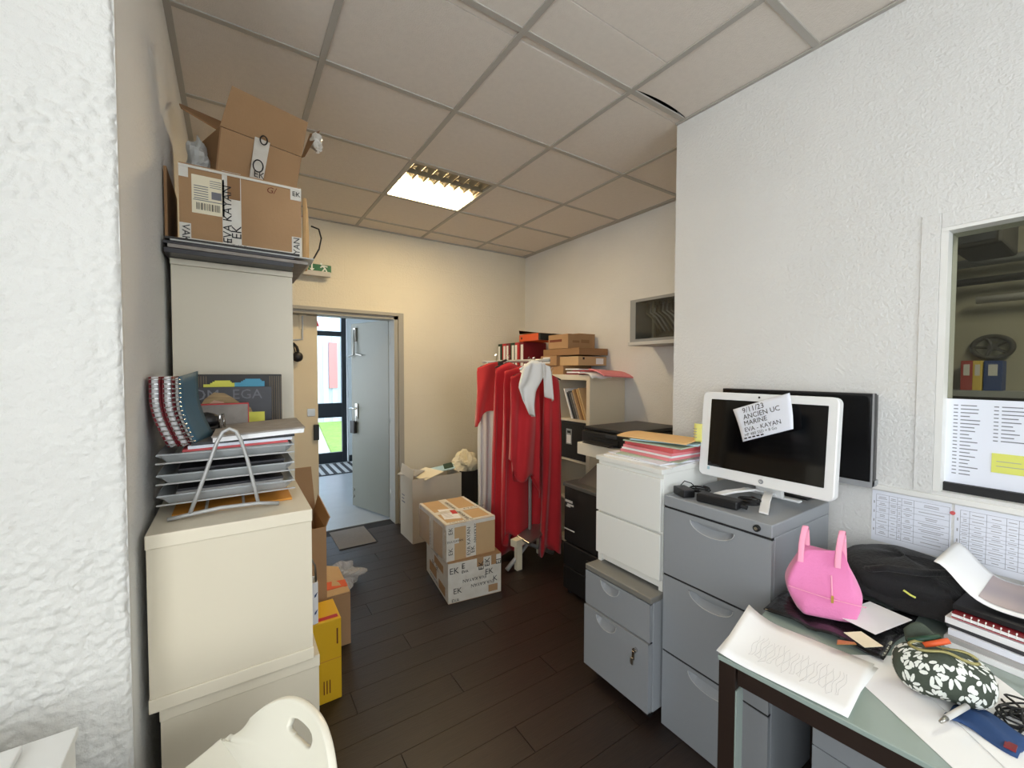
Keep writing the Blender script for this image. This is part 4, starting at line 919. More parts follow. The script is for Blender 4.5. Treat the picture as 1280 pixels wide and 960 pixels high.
garment('dress', 'draped red dress at the right end of the rack beside the cube shelf', X_(676, y), X_(703, y), y, 1.42, Z_(686, y, 690), 'red_cloth', folds=4, depth=.04, ph=1.3, taper=1.5, shoulder=.04, hem=.03)
y = 2.45
garment('dress', 'shorter red dress folded up at its hem, hanging front of rack', X_(638, y), X_(674, y), y, 1.45, Z_(598, y, 660), 'red_cloth', folds=5, depth=.04, ph=5.0, shoulder=.04, tail=-.10, hem=.06)
# white blouse on a white hanger at the front
y = 2.34
wt = thing('blouse', 'crumpled white blouse on a white hanger in front of the red dresses', 'blouse', (X_(668, y), y, 1.2), 'clothes on the garment rack')
def bl(u0, u1, vt, vb, ph, skew, yy):
    def fn(u, v):
        a = at(u0+(u1-u0)*u+skew*v, vt+(vb-vt)*v*(1-.0*u), 'y', yy)
        taper = 1-.55*v*(u if skew > 0 else 0)
        f = .018*math.sin(9*u+ph+2*v)
        return (a.x, yy+f-.03*math.sin(math.pi*u), a.z-.02*math.sin(5*u+ph)*v)
    return fn
bl1 = [(651, 455), (664, 450), (676, 455)]
def wtl(u, v):
    L_ = [(653, 455), (645, 480), (644, 484), (650, 500), (660, 518)]; R__ = [(672, 452), (676, 470), (668, 488), (666, 505), (664, 521)]
    k = v*(len(L_)-1); i = min(int(k), len(L_)-2); f = k-i
    lx, ly = L_[i][0]+(L_[i+1][0]-L_[i][0])*f, L_[i][1]+(L_[i+1][1]-L_[i][1])*f
    rx, ry = R__[i][0]+(R__[i+1][0]-R__[i][0])*f, R__[i][1]+(R__[i+1][1]-R__[i][1])*f
    a = at(lx+(rx-lx)*u, ly+(ry-ly)*u, 'y', y); return (a.x, y-.02-.02*math.sin(8*u+3*v)-.02*math.sin(math.pi*u), a.z)
def wtr(u, v):
    a = at(672+13*u+3*v*(1-u)+6*v, 452+6*u+44*v, 'y', y); return (a.x, y-.01-.018*math.sin(7*u+4*v)-.02*math.sin(math.pi*u), a.z)
MB().grid(wtl, 18, 22).build('left_panel', 'white_cloth', wt, smooth=True, solid=.004)
MB().grid(wtr, 14, 18).build('right_sleeve', 'white_cloth', wt, smooth=True, solid=.004)
MB().grid(lambda u, v: (at(653+33*u, 452, 'y', y).x, y+.03-.05*v, 1.50-.05*abs(u-.5)*2*abs(u-.5)*2-.02*v), 14, 6).build('collar', 'white_cloth', wt, smooth=True, solid=.004)
c_ = at(668, 450, 'y', y)
MB().tube([(c_.x-.12, y, 1.465), (c_.x-.02, y, 1.52), (c_.x+.02, y, 1.52), (c_.x+.12, y, 1.465)], .010, 8).build('hanger', 'white_lacquer', wt, smooth=True)
MB().tube([(c_.x, y, 1.52), (c_.x+.01, y+.01, 1.55), (c_.x, y+.02, 1.545)], .004, 6).build('hanger_hook', 'chrome', wt)
bh = thing('black_coat', 'narrow black strap top hanging between the coral top and red dress', 'top', (X_(628, 2.76), 2.76, 1.2), 'clothes on the garment rack')
MB().grid(lambda u, v: (X_(622, 2.76)+.055*u+.01*math.sin(4*v), 2.76-.015*math.sin(5*u), 1.53-.30*v), 8, 10).build('cloth', 'black_cloth', bh, smooth=True, solid=.006)
MB().tube([(X_(625, 2.76), 2.76, 1.52), (X_(633, 2.76), 2.76, 1.54)], .008, 6).build('hanger', 'black_plastic', bh)

# cube shelf against the far right wall
kx0, kx1, ky0, ky1, kz = 2.345, 2.752, 2.405, 3.852, 1.425
ks = thing('cube_shelf', 'white four by four cube shelf against the far right wall', 'shelf', (2.55, 3.1, 0))
B('top_board', 'melamine', ks, (kx0, kx1, ky0, ky1, kz-.045, kz), bevel=.002); B('bottom_board', 'melamine', ks, (kx0, kx1, ky0, ky1, 0, .04))
B('side_board', 'melamine', ks, (kx0, kx1, ky0, ky0+.04, .0405, kz-.0455), bevel=.002); B('side_board', 'melamine', ks, (kx0, kx1, ky1-.04, ky1, .0405, kz-.0455))
ycell = [ky0+.04+k*(ky1-ky0-.08)/4 for k in range(5)]; zcell = [.04+k*(kz-.085)/4 for k in range(5)]
for k in (1, 2, 3):
    B('shelf_board', 'melamine', ks, (kx0+.002, kx1, ky0+.0405, ky1-.0405, zcell[k]-.009, zcell[k]+.009))
    for j in range(4): B('divider', 'melamine', ks, (kx0+.002, kx1, ycell[k]-.009, ycell[k]+.009, zcell[j]+.0095, zcell[j+1]-.0095 if j < 3 else zcell[4]-.0005))
B('back_sheet', 'paper_grey', ks, (kx1-.004, kx1, ky0+.041, ky1-.041, .041, kz-.046)) if False else None
# leaning folders in the top near cube
z3 = zcell[3]+.0095
for k in range(8):
    yb_ = ycell[0]+.012+k*.026; lean = .10+.01*k if k < 5 else .02; mm = ('card_light', 'kraft', 'card_dark', 'card_light', 'grey_book', 'dark_grey_top', 'charcoal', 'paper')[k]; hh_ = (.26, .25, .25, .24, .22, .23, .22, .25)[k]
    lab = ('brown folder leaning nearest the shelf side in the top cube', 'second, tan folder leaning in the top cube', 'third, darker brown folder leaning in the top cube', 'fourth, light brown folder leaning in the top cube', 'fifth, grey folder leaning in the top cube', 'sixth, dark grey folder in the top cube', 'seventh, charcoal folder in the top cube', 'white folder at the far side of the top cube')[k]
    o = MB().slab([(kx0+.03, yb_, z3), (kx0+.28, yb_, z3), (kx0+.28, yb_+.42*hh_, z3+hh_), (kx0+.03, yb_+.42*hh_, z3+hh_)], .014, (0, 1, 0)).build('folder', mm, None, bevel=.001)
    tag(o, lab, 'folder', 'folders in the cube shelf')
z2 = zcell[2]+.0095
bb = thing('storage_box', 'black storage box with metal label holder in the second cube', 'box', (2.5, ycell[0]+.16, z2))
B('body', 'black_cloth', bb, (kx0+.004, kx1-.05, ycell[0]+.006, ycell[1]-.014, z2, z2+.30), bevel=.006)
yl = at(711, 545, 'x', kx0).y
B('label_holder', 'steel', bb, (kx0+.001, kx0+.004, yl-.035, yl+.035, z2+.12, z2+.25), bevel=.001); B('label_card', 'paper', bb, (kx0-.001, kx0+.0005, yl-.026, yl+.026, z2+.13, z2+.20)); B('grip_hole', 'rubber', bb, (kx0-.001, kx0+.0008, yl-.02, yl+.02, z2+.215, z2+.235))
tag(B('storage_box', 'charcoal', None, (kx0+.01, kx1-.05, ycell[1]+.015, ycell[2]-.015, z3, z3+.28), bevel=.006), 'charcoal box in the top cube beyond the leaning folders', 'box')
# things on top of the cube shelf
zt_ = kz+.0005
bd = [(3.845-.075, 'green_dark', 'dark green lever arch binder at the far end on top of the cube shelf'), (3.69, 'red_bright', 'bright red lever arch binder beside the dark green one'), (3.61, 'red_book', 'wine red lever arch binder, third from the far wall'), (3.53, 'green_dark', 'second dark green lever arch binder, between red ones'), (3.45, 'red_bright', 'bright red lever arch binder with wide white label, nearest but one'), (3.37, 'red_book', 'dark red lever arch binder closest to the cartons')]
for k, (yy, mm, lab) in enumerate(bd):
    t = thing('lever_arch_binder', lab, 'binder', (2.5, yy+.036, zt_), 'binders on the cube shelf')
    B('cover', mm, t, (2.385, 2.67, yy, yy+.07, zt_, zt_+.315), bevel=.003); B('spine_label', 'paper', t, (2.3835, 2.385, yy+(.004 if k % 2 else .03), yy+(.045 if k % 2 else .066), zt_+.06, zt_+.29))
    MB().cyl((2.3825, yy+.035, zt_+.05), (2.385, yy+.035, zt_+.05), .011, 12).build('finger_ring', 'chrome', t)
ob2 = thing('lever_arch_binder', 'orange binder lying flat on top of the upright binders', 'binder', (2.5, 3.26, zt_+.317), 'binders on the cube shelf')
B('cover', 'orange', ob2, (2.385, 2.66, 3.13, 3.445, zt_+.317, zt_+.385), bevel=.004); B('page_edge', 'rubber', ob2, (2.386, 2.65, 3.10, 3.129, zt_+.32, zt_+.383)); MB().cyl((2.383, 3.40, zt_+.35), (2.386, 3.40, zt_+.35), .012, 12).build('finger_ring', 'rubber', ob2)
tag(MB().slab([(2.40, 3.15, zt_+.387), (2.62, 3.15, zt_+.387), (2.62, 3.46, zt_+.387), (2.40, 3.46, zt_+.395), (2.40, 3.47, zt_+.43)], .003, (0, 0, 1)).build('card_sheet', 'card_dark', None), 'curled brown card on the orange binder', 'card')
bdat = [(2.40, 2.74, 2.79, 3.10, 0, .075, 'card', 'lowest brown carton on top of the cube shelf, under the others'), (2.42, 2.755, 2.62, 2.86, .077, .155, 'card_light', 'flat light brown carton with white sticker at the near end'), (2.385, 2.74, 2.865, 3.09, .077, .165, 'card', 'brown carton with white label next to the binders'), (2.41, 2.75, 2.60, 3.085, .167, .225, 'card_dark', 'long flat brown carton in the middle of the carton pile'), (2.41, 2.73, 2.74, 3.01, .227, .352, 'card', 'topmost brown carton of the pile on the cube shelf')]
for k, (x0, x1, y0, y1, z0, z1, mm, lab) in enumerate(bdat):
    t = thing('carton', lab, 'box', ((x0+x1)/2, (y0+y1)/2, zt_+z0), 'cartons on the cube shelf')
    B('body', mm, t, (x0, x1, y0, y1, zt_+z0, zt_+z1), bevel=.003)
    if k == 2: B('white_label', 'paper', t, (x0-.0015, x0, y0+.09, y0+.19, zt_+z0+.02, zt_+z1-.012))
    if k == 1: B('white_label', 'paper', t, (x1-.13, x1-.04, y0-.0015, y0, zt_+z0+.012, zt_+z1-.015)); B('mark', 'ink', t, (x0+.05, x0+.07, y0-.0015, y0, zt_+z0+.05, zt_+z0+.07))
    if k == 4: strips('print', 'brown_ink', t, (x0-.001, y1-.02, zt_+z0+.06), (0, -1, 0), Z, [(0, .17, 0, .022)]); strips('print', 'card_dark', t, (x0+.05, y0-.001, zt_+z0+.05), X, Z, [(0, .08, 0, .02), (.1, .2, 0, .03)]); B('top_flap', 'card', t, (x0+.12, x1, y0+.0, y1, zt_+z1+.001, zt_+z1+.008))
# flat papers at the near end
pk = [(2.35, 2.75, 2.45, 2.78, .012, 'red_book', .0, 'red plastic folder under the white envelope on the cube shelf'), (2.36, 2.74, 2.47, 2.775, .012, 'paper', .02, 'white folder between red ones on the cube shelf'), (2.42, 2.74, 2.46, 2.77, .010, 'red_bright', -.02, 'bright red folder just under the white envelope')]
zq = zt_
for x0, x1, y0, y1, th, mm, rot, lab in pk:
    sheet('folder', mm, ((x0+x1)/2, (y0+y1)/2-.0, zq), x1-x0, (y1-y0)*.5, th, rot, lab, 'folder', 'folders at the near end of the cube shelf', ny=3); zq += th+.0008
sheet('envelope', 'paper', (2.54, 2.66, zq), .32, .16, .010, .04, 'white stuffed envelope on top of the folders on the cube shelf', 'envelope', tilt=-.02)
sheet('folder', 'pink_paper', (2.585, 2.405, zt_+.030), .35, .17, .010, .03, 'pink paper folder overhanging the near corner of the cube shelf', 'folder', tilt=-.05, fx=lambda u, v: -.05*(1-v)**2)
wv = MB().grid(lambda u, v: (2.325+.22*u, 2.36+.16*v, zt_+.012+.006*math.sin(9*u)*(1-v)-.04*max(0, 1-v*3.4)), 16, 5).build('white_wrap', 'paper', None, solid=.003, smooth=True); tag(wv, 'wavy white wrapping sheet under the pink folder', 'paper')

# copier
cp = thing('copier', 'black office copier with paper drawers in front of the cube shelf', 'copier', (2.0, 1.9, 0))
B('body', 'black_plastic', cp, (1.81, 2.30, 1.70, 2.085, .34, .70), bevel=.006); B('top', 'dark_grey_top', cp, (1.80, 2.30, 1.69, 2.09, .701, .728), bevel=.006)
for k in range(2):
    dr = B('paper_drawer', 'black_plastic', cp, (1.80, 2.29, 1.705, 2.08, .03+.155*k, .178+.155*k), bevel=.005)
    B('grip', 'rubber', dr, (1.79, 1.80, 1.74, 1.86, .10+.155*k, .135+.155*k), bevel=.003)
MB().slab([(1.86, 1.74, .729), (2.2, 1.74, .729), (2.2, 1.74, .86), (2.12, 1.74, .87)], .28, (0, 1, 0)).build('scanner_lid', 'dark_grey_top', cp, bevel=.004)
strips('badge', 'paper_grey', cp, (1.80, 2.05, .49), (0, -1, 0), Z, [(0, .07, .12, .135), (.01, .05, .09, .1), (.02, .08, .10, .112), (-.01, .09, -.06, -.052)], off=.012)
for x in (1.84, 2.25):
    for yy in (1.74, 2.05): MB().cyl((x, yy, 0), (x, yy, .03), .02, 10).build('foot', 'rubber', cp)
# printer table and printer
pt = thing('printer_table', 'cream side table carrying the black printer', 'table', (2.0, 1.66, 0))
B('top', 'cream_lam', pt, (1.70, 2.35, 1.475, 1.845, .965, 1.035), bevel=.003); B('leg_panel', 'cream_lam', pt, (1.75, 2.32, 1.60, 1.66, 0, .964), bevel=.002); B('leg_panel', 'cream_lam', pt, (1.75, 2.32, 1.48, 1.50, 0, .964))
pr = thing('printer', 'flat black printer behind the pile of coloured papers', 'printer', (2.0, 1.66, 1.036))
B('body', 'black_plastic', pr, (1.73, 2.22, 1.49, 1.84, 1.036, 1.105), bevel=.008); B('lid', 'black_plastic', pr, (1.745, 2.22, 1.50, 1.838, 1.108, 1.128), bevel=.006); B('output_slot', 'rubber', pr, (1.722, 1.735, 1.55, 1.78, 1.048, 1.075)); B('control_panel', 'charcoal', pr, (1.722, 1.732, 1.56, 1.64, 1.085, 1.105), bevel=.002)
MB().slab([(1.66, 1.56, 1.045), (1.73, 1.56, 1.05), (1.73, 1.76, 1.05), (1.66, 1.76, 1.045)], .006, (0, 0, 1)).build('paper_tray', 'black_plastic', pr, bevel=.002)

# network cabinet on the wall
nc = thing('network_cabinet', 'grey wall cabinet with glass front full of cables, high on the right wall', 'cabinet', (2.63, 1.95, 1.68))
nx0 = 2.50; ny1 = at(789, 400, 'x', nx0).y; ny0 = 1.70; nz0, nz1 = at(789, 428, 'x', nx0).z, at(789, 376, 'x', nx0).z
B('top', 'net_grey', nc, (nx0, XR2, ny0, ny1, nz1-.012, nz1)); B('bottom', 'net_grey', nc, (nx0, XR2, ny0, ny1, nz0, nz0+.012)); B('side', 'net_grey', nc, (nx0, XR2, ny1-.012, ny1, nz0+.012, nz1-.012)); B('side', 'net_grey', nc, (nx0, XR2, ny0, ny0+.012, nz0+.012, nz1-.012)); B('back', 'net_inside', nc, (XR2-.012, XR2, ny0+.012, ny1-.012, nz0+.012, nz1-.012))
gd = B('door_frame', 'net_grey', nc, (nx0-.012, nx0-.001, ny1-.05, ny1, nz0, nz1), (nx0-.012, nx0-.001, ny0, ny0+.04, nz0, nz1), (nx0-.012, nx0-.001, ny0+.04, ny1-.05, nz0, nz0+.02), (nx0-.012, nx0-.001, ny0+.04, ny1-.05, nz1-.02, nz1))
B('glass', 'net_glass', gd, (nx0-.008, nx0-.005, ny0+.04, ny1-.05, nz0+.02, nz1-.02))
B('base_lip', 'paper_grey', nc, (nx0-.03, XR2, ny0, ny1+.005, nz0-.026, nz0-.001), bevel=.003)
B('patch_panel', 'black_plastic', nc, (nx0+.09, nx0+.12, ny0+.03, ny1-.14, nz0+.04, nz0+.09)); B('rail', 'steel', nc, (nx0+.06, nx0+.08, ny1-.16, ny1-.14, nz0+.02, nz1-.02))
for k in range(7):
    a_ = ny1-.10-.035*k
    MB().tube([(nx0+.10, a_+.03, nz1-.02), (nx0+.05, a_, nz1-.10), (nx0+.04, a_-.06, nz0+.17), (nx0+.09, a_-.10, nz0+.07)], .006, 6).build('network_cable', 'cable_white' if k % 3 else 'steel', nc, smooth=True)

# ================================================================ RIGHT SIDE
def drawer_front(parent, x, y0, y1, z0, z1, m, scoop=None, name='drawer', d=.030):
    """drawer front facing -x with a half-moon finger recess"""
    ny_, nz_ = 70, 46
    def fn(u, v):
        yy, z = y0+(y1-y0)*u, z0+(z1-z0)*v; dx = 0
        if scoop:
            cy, zt2, hw, hh = scoop
            t = (zt2-z)/hh
            if 0 <= t <= 1:
                e = (yy-cy)/hw; lim = math.sqrt(max(0, 1-e*e)) if abs(e) < 1 else 0
                if t < lim: dx = d*(1-t/lim)**.8*min(1, lim*1.4)
        return (x+dx, yy, z)
    o = MB().grid(fn, ny_, nz_).build(name, m, parent)
    B('drawer_edge', m, o, (x+.0005, x+.019, y0, y0+.002, z0, z1), (x+.0005, x+.019, y1-.002, y1, z0, z1), (x+.0005, x+.019, y0, y1, z0, z0+.002), (x+.0005, x+.019, y0, y1, z1-.002, z1))
    if scoop:
        cy, zt2, hw, hh = scoop; k = 16
        pts = [(x-.0012, cy+hw*math.cos(math.pi*i/k), zt2-hh*math.sin(math.pi*i/k)) for i in range(k+1)]
        MB().tube(pts, .0016, 5).build('grip_highlight', 'scoop_highlight', o, smooth=True)  # paler arc paints the highlight along the recess's lower edge
    return o
# filing cabinet
fc = thing('filing_cabinet', 'tall grey metal filing cabinet carrying the white computer', 'cabinet', (1.68, .85, 0))
cx0, cx1, cy0, cy1, cz = 1.45, 1.90, .648, 1.058, .955
B('carcass', 'grey_cab', fc, (cx0+.021, cx1, cy0, cy1, .0, cz-.045), bevel=.003); B('top', 'grey_cab', fc, (cx0, cx1, cy0-.001, cy1+.001, cz-.044, cz), bevel=.004)
for z0, z1 in ((.6355, .9035), (.3205, .6270), (.004, .3120)):
    drawer_front(fc, cx0+.001, cy0+.001, cy1-.001, z0, z1, 'grey_cab', (.855, z1-.018, .085, .042))
for z in (.6312, .3162, .907): B('seam', 'dark_seam', fc, (cx0+.004, cx0+.0205, cy0+.002, cy1-.002, z-.004, z+.004))
lk = at(947, 653, 'x', cx0); MB().cyl((cx0-.010, lk.y, cz-.022), (cx0+.001, lk.y, cz-.022), .011, 16).build('lock', 'rubber', fc); MB().cyl((cx0-.013, lk.y, cz-.022), (cx0-.0101, lk.y, cz-.022), .006, 12).build('lock_core', 'chrome', fc)
# pedestal with white drawers on it
pd = thing('pedestal', 'low grey metal pedestal on castors under the white drawers, key in its lock', 'cabinet', (1.6, 1.25, 0))
px0, py0, py1, pz0, pz1 = 1.385, 1.066, 1.44, .06, .54
B('carcass', 'grey_cab', pd, (px0+.021, 1.86, py0, py1, pz0, pz1-.026), bevel=.003); B('top', 'dark_top' if 'dark_top' in MATS else mat('dark_top', rgb(128, 126, 120), .45), pd, (px0, 1.86, py0-.001, py1+.001, pz1-.025, pz1), bevel=.004)
drawer_front(pd, px0+.001, py0+.004, py1-.001, .354, .511, 'grey_cab', (1.285, .500, .055, .045))
dr = drawer_front(pd, px0-.006, py0+.004, py1-.001, .062, .348, 'grey_cab', (1.30, .333, .060, .045))
B('drawer_side', 'grey_cab', dr, (px0-.005, px0+.019, py0+.0045, py0+.0065, .064, .346))
B('seam', 'dark_seam', pd, (px0+.012, px0+.0205, py0+.004, py1-.002, .348, .352))
k0 = at(795, 812, 'x', px0-.006); MB().cyl((px0-.018, k0.y, k0.z), (px0-.006, k0.y, k0.z), .010, 14).build('lock', 'chrome', pd)
MB().obox((px0-.024, k0.y, k0.z-.018), (.002, .012, .035)).build('key', 'chrome', pd, bevel=.0008); MB().obox((px0-.026, k0.y+.006, k0.z-.045), (.002, .014, .03)).build('key', 'steel', pd, bevel=.0008)
for x in (px0+.06, 1.8):
    for yy in (py0+.05, py1-.05):
        cst = MB().cyl((x, yy-.012, .026), (x, yy+.012, .026), .026, 16).build('castor', 'rubber', pd); B('fork', 'steel', cst, (x-.01, x+.01, yy-.016, yy-.0125, .02, .0595), (x-.01, x+.01, yy+.0125, yy+.016, .02, .0595))
wd_ = thing('drawer_chest', 'small white two drawer chest standing on the grey pedestal', 'chest', (1.65, 1.25, pz1))
wx0, wy0, wy1, wz0, wz1 = 1.455, 1.072, 1.438, pz1+.0005, 1.052
B('side', 'white_lacquer', wd_, (wx0+.012, 1.86, wy0, wy0+.02, wz0, wz1-.021), bevel=.001); B('side', 'white_lacquer', wd_, (wx0+.012, 1.86, wy1-.02, wy1, wz0, wz1-.021), bevel=.001); B('top', 'white_lacquer', wd_, (wx0-.005, 1.865, wy0-.003, wy1+.003, wz1-.020, wz1), bevel=.002); B('back', 'white_lacquer', wd_, (1.845, 1.859, wy0+.0205, wy1-.0205, wz0, wz1-.021)); B('plinth', 'white_lacquer', wd_, (wx0+.02, wx0+.035, wy0+.0205, wy1-.0205, wz0+.01, wz0+.09))
B('drawer', 'white_lacquer', wd_, (wx0-.006, wx0+.0115, wy0+.002, wy1-.002, .792, 1.012), bevel=.002); B('drawer', 'white_lacquer', wd_, (wx0-.006, wx0+.0115, wy0+.002, wy1-.002, .588, .782), bevel=.002)
B('rail', 'white_lacquer', wd_, (wx0+.012, wx0+.03, wy0+.0205, wy1-.0205, .775, .80)); B('rail', 'white_lacquer', wd_, (wx0+.012, wx0+.03, wy0+.0205, wy1-.0205, 1.0, 1.03))
# papers on the chest
z = wz1+.0005; rnd = random.Random(4)
pile = [('paper', .34, .36, .006, .08, 'white sheets covering the white chest, at the bottom of the pile'), ('paper_cool', .32, .33, .005, -.12, 'bluish white sheets second in the pile on the white chest'), ('pale_green', .26, .30, .004, .2, 'pale green sheet low in the pile on the white chest'), ('pink_paper', .25, .28, .012, -.05, 'lowest pink folder of the pile on the white chest'), ('paper', .25, .28, .008, -.03, 'white papers between the pink folders'), ('pink_paper', .25, .28, .012, -.06, 'upper pink folder of the pile on the white chest'), ('salmon', .24, .29, .018, -.10, 'salmon red folder near the top of the pile'), ('pale_green', .27, .30, .006, .06, 'green grey folder under the blue one on the pile'), ('sticky_blue', .15, .18, .004, .15, 'bright blue sheet near the top of the pile'), ('pale_blue', .24, .30, .006, .35, 'pale blue folder just under the peach envelope')]
for k, (mm, w_, d, t_, rot, lab) in enumerate(pile):
    sheet('folder' if 'folder' in lab else 'paper_sheet', mm, (1.66+.01*k*(k > 2)*.5, 1.25-.004*k, z), w_, d, t_, rot, lab, 'papers', 'pile on the white chest'); z += t_+.0008
sheet('envelope', 'peach', (1.66, 1.235, z+.008), .20, .34, .006, .15, 'peach envelope on top of the pile on the white chest', 'envelope', 'pile on the white chest', bend=-.006)
# computer
ac_ = thing('all_in_one_computer', 'white all in one computer with dark screen on the grey filing cabinet', 'computer', (1.7, .8, cz))
ax_ = 1.68; ay0, ay1, az0, az1 = .556, 1.046, 1.015, 1.368; tl = .03
def ap(y, z, o=0):  # point on the tilted screen plane; o towards the viewer
    return Vector((ax_-.012+tl*(z-az0)/(az1-az0)-o, y, z))
def rrect(y0, y1, z0, z1, r, o, k=5):
    pts = []
    for cy_, cz_, a0 in ((y1-r, z1-r, 0), (y0+r, z1-r, 90), (y0+r, z0+r, 180), (y1-r, z0+r, 270)):
        for i in range(k+1):
            a = R(a0+90*i/k); pts.append(ap(cy_+r*math.cos(a), cz_+r*math.sin(a), o))
    return pts
MB().slab(rrect(ay0, ay1, az0, az1, .022, 0), .036, (1, 0, -.08)).build('casing', 'aio_white', ac_, bevel=.004)
MB().slab(rrect(ay0+.030, ay1-.040, az0+.043, az1-.030, .002, .0005), .0015, (-1, 0, .08)).build('screen', 'black_gloss', ac_)
MB().cyl(ap(.79, az0+.02, 0), ap(.79, az0+.02, .001), .009, 20).build('logo', 'bezel_grey', ac_)
text(ac_, 'hp', ap(.796, az0+.0205, .0012), (0, -1, 0), Z, .010, 'paper', name='logo_letters')
MB().obox(ap(ay1-.045, az0+.033, .0022), (.0008, .010, .012)).build('sticker', 'pale_blue', ac_)
MB().cyl(ap(.815, az1-.014, 0), ap(.815, az1-.014, .0012), .004, 12).build('camera_lens', 'rubber', ac_)
def arc(y0, y1):
    return [(1.79, y0+(y1-y0)*.0, cz+.005), (1.70, y0+(y1-y0)*.3, cz+.035), (1.62, y0+(y1-y0)*.62, cz+.028), (1.535, y1, cz+.006)]
for yy0, yy1 in ((.80, .715), (.80, .93)):
    pts = arc(yy0, yy1); q = MB()
    vs = []
    for p in pts:
        for dx, dz in ((-.0, .004), (0, -.004)): 
            for s_ in (-.016, .016): vs.append((p[0], p[1]+s_, p[2]+dz))
    fs = []
    for i in range(3):
        a = i*4; b = a+4; fs += [(a, a+1, b+1, b), (a+2, b+2, b+3, a+3), (a, b, b+2, a+2), (a+1, a+3, b+3, b+1)]
    fs += [(0, 2, 3, 1), (12, 13, 15, 14)]
    q.add(vs, fs); q.build('foot', 'aio_white', ac_, smooth=False, bevel=.002)
MB().obox((1.755, .80, 1.05), (.02, .10, .17), (1, 0, .1)).build('stand_neck', 'aio_white', ac_, bevel=.004)
B('stand_bar', 'aio_white', ac_, (1.775, 1.80, .70, .92, cz+.001, cz+.010), bevel=.003)
# note on the screen
def npnt(u, v): return at(u, v, 'x', 1.66)
nq = [npnt(915, 512), npnt(986, 491), npnt(993, 536), npnt(930, 552)]
nt_ = thing('handwritten_note', 'white handwritten note stuck to the top of the white computer', 'note', nq[3])
def notef(u, v):
    a = nq[3]+(nq[2]-nq[3])*u; b = nq[0]+(nq[1]-nq[0])*u; p = a+(b-a)*v
    return p+Vector((.010*v-.003-.004*math.sin(math.pi*u)*(1-v)-.005*(1-v), .0-.006*math.sin(math.pi*v)*(.5), 0))
MB().grid(notef, 14, 12).build('sheet', 'paper_cool', nt_, smooth=True, solid=.0006)
ur = (nq[1]-nq[0]).normalized(); uu = Z
for s_, u, v, sz in (('9/11/23', .16, .87, .028), ('ANCIEN UC', .14, .68, .026), ('MARINE', .12, .50, .025), ('EVA - KAYAN', .10, .31, .023), ('HP 480 SSD + 8 Go', .08, .17, .015)):
    text(nt_, s_, notef(u, v)-Vector((.004, 0, 0)), ur, Z, sz, 'ink', name='handwriting', shear=.1)
strips('small_handwriting', 'ink', nt_, notef(.06, .075)-Vector((.004, 0, 0)), ur, Z, [(.016*k, .016*k+.011, -.002, .003) for k in range(5)], off=.001)
sn = thing('sticky_note', 'pale yellow sticky note on the left edge of the white computer', 'sticky note', at(872, 540, 'x', 1.67))
a = at(868, 529, 'x', 1.675); b2 = at(877, 553, 'x', 1.675)
MB().grid(lambda u, v: (1.675-.008*v*(1-v)-.003*math.sin(5*u), a.y+(b2.y-a.y)*u, b2.z+(a.z-b2.z)*v), 6, 8).build('sheet', 'note_yellow', sn, solid=.0006, smooth=True)
strips('scribble', 'ink_light', sn, (1.664, a.y-.004, b2.z+.02), (0, -1, 0), Z, [(0, .018, .012*k, .012*k+.003) for k in range(4)], off=.004)
# dark monitor behind
mo = thing('monitor', 'large black monitor standing behind the white computer against the wall', 'monitor', (1.87, .79, cz))
my0, my1, mz0, mz1 = .512, 1.055, 1.046, 1.378
B('casing', 'black_plastic', mo, (1.862, 1.895, my0, my1, mz0, mz1), bevel=.003); B('screen', 'black_gloss', mo, (1.860, 1.9325, my0+.006, my1-.006, mz0+.022, mz1-.006)); B('chin', 'bezel_grey', mo, (1.859, 1.9325, my0, my1, mz0, mz0+.020)); B('right_edge', 'bezel_grey', mo, (1.8595, 1.862, my0-.002, my0+.003, mz0, mz1))
B('stand_neck', 'black_plastic', mo, (1.872, 1.885, .76, .82, cz+.008, mz0), bevel=.003); B('stand_base', 'black_plastic', mo, (1.84, 1.91, .70, .88, cz+.0005, cz+.008), bevel=.003)
# adapters and cables on the cabinet
def cable(label, pts, r=.003, m='rubber', name='cable'):
    return tag(MB().tube(pts, r, 6).build(name, m, None, smooth=True), label, 'cable')
pa = thing('power_adapter', 'small black plug adapter at the left edge of the filing cabinet', 'adapter', (1.50, 1.01, cz))
MB().obox((1.505, 1.005, cz+.017), (.05, .075, .032), (.9, -.4, 0)).build('body', 'black_plastic', pa, bevel=.004); MB().obox((1.478, .995, cz+.018), (.008, .02, .008), (.9, -.4, 0)).build('plug_face', 'steel', pa)
pb = thing('power_adapter', 'long black power brick on the filing cabinet in front of the computer foot', 'adapter', (1.53, .84, cz))
MB().obox((1.51, .862, cz+.017), (.055, .15, .032), (1, .12, 0), (-.12, 1, 0)).build('body', 'black_plastic', pb, bevel=.006); MB().cyl((1.52, .785, cz+.015), (1.525, .765, cz+.012), .008, 10).build('strain_relief', 'rubber', pb)
def loops(c, r, n, seed, zb, flat=.35, k=26):
    rnd = random.Random(seed); pts = []
    for i in range(n*k+1):
        a = 2*math.pi*i/k; rr = r*(1+.15*math.sin(a*.37+seed)); pts.append((c[0]+rr*math.cos(a)*.6+.006*math.sin(a*.61), c[1]+rr*math.sin(a), zb+.004+.004*(i/k)+.008*abs(math.sin(a*.5+seed))))
    return pts
cable('coiled black cable behind the small plug adapter', loops((1.585, .985), .040, 4, 2, cz))
cable('bundled black cable under the white computer foot', loops((1.585, .79), .032, 5, 5, cz+.001))
cable('thin black lead rising in a loop from the plug adapter', [(1.54, 1.03, cz+.005), (1.535, 1.04, cz+.03), (1.53, 1.02, cz+.052), (1.53, .99, cz+.05), (1.55, .965, cz+.02), (1.57, .95, cz+.006)], .002)

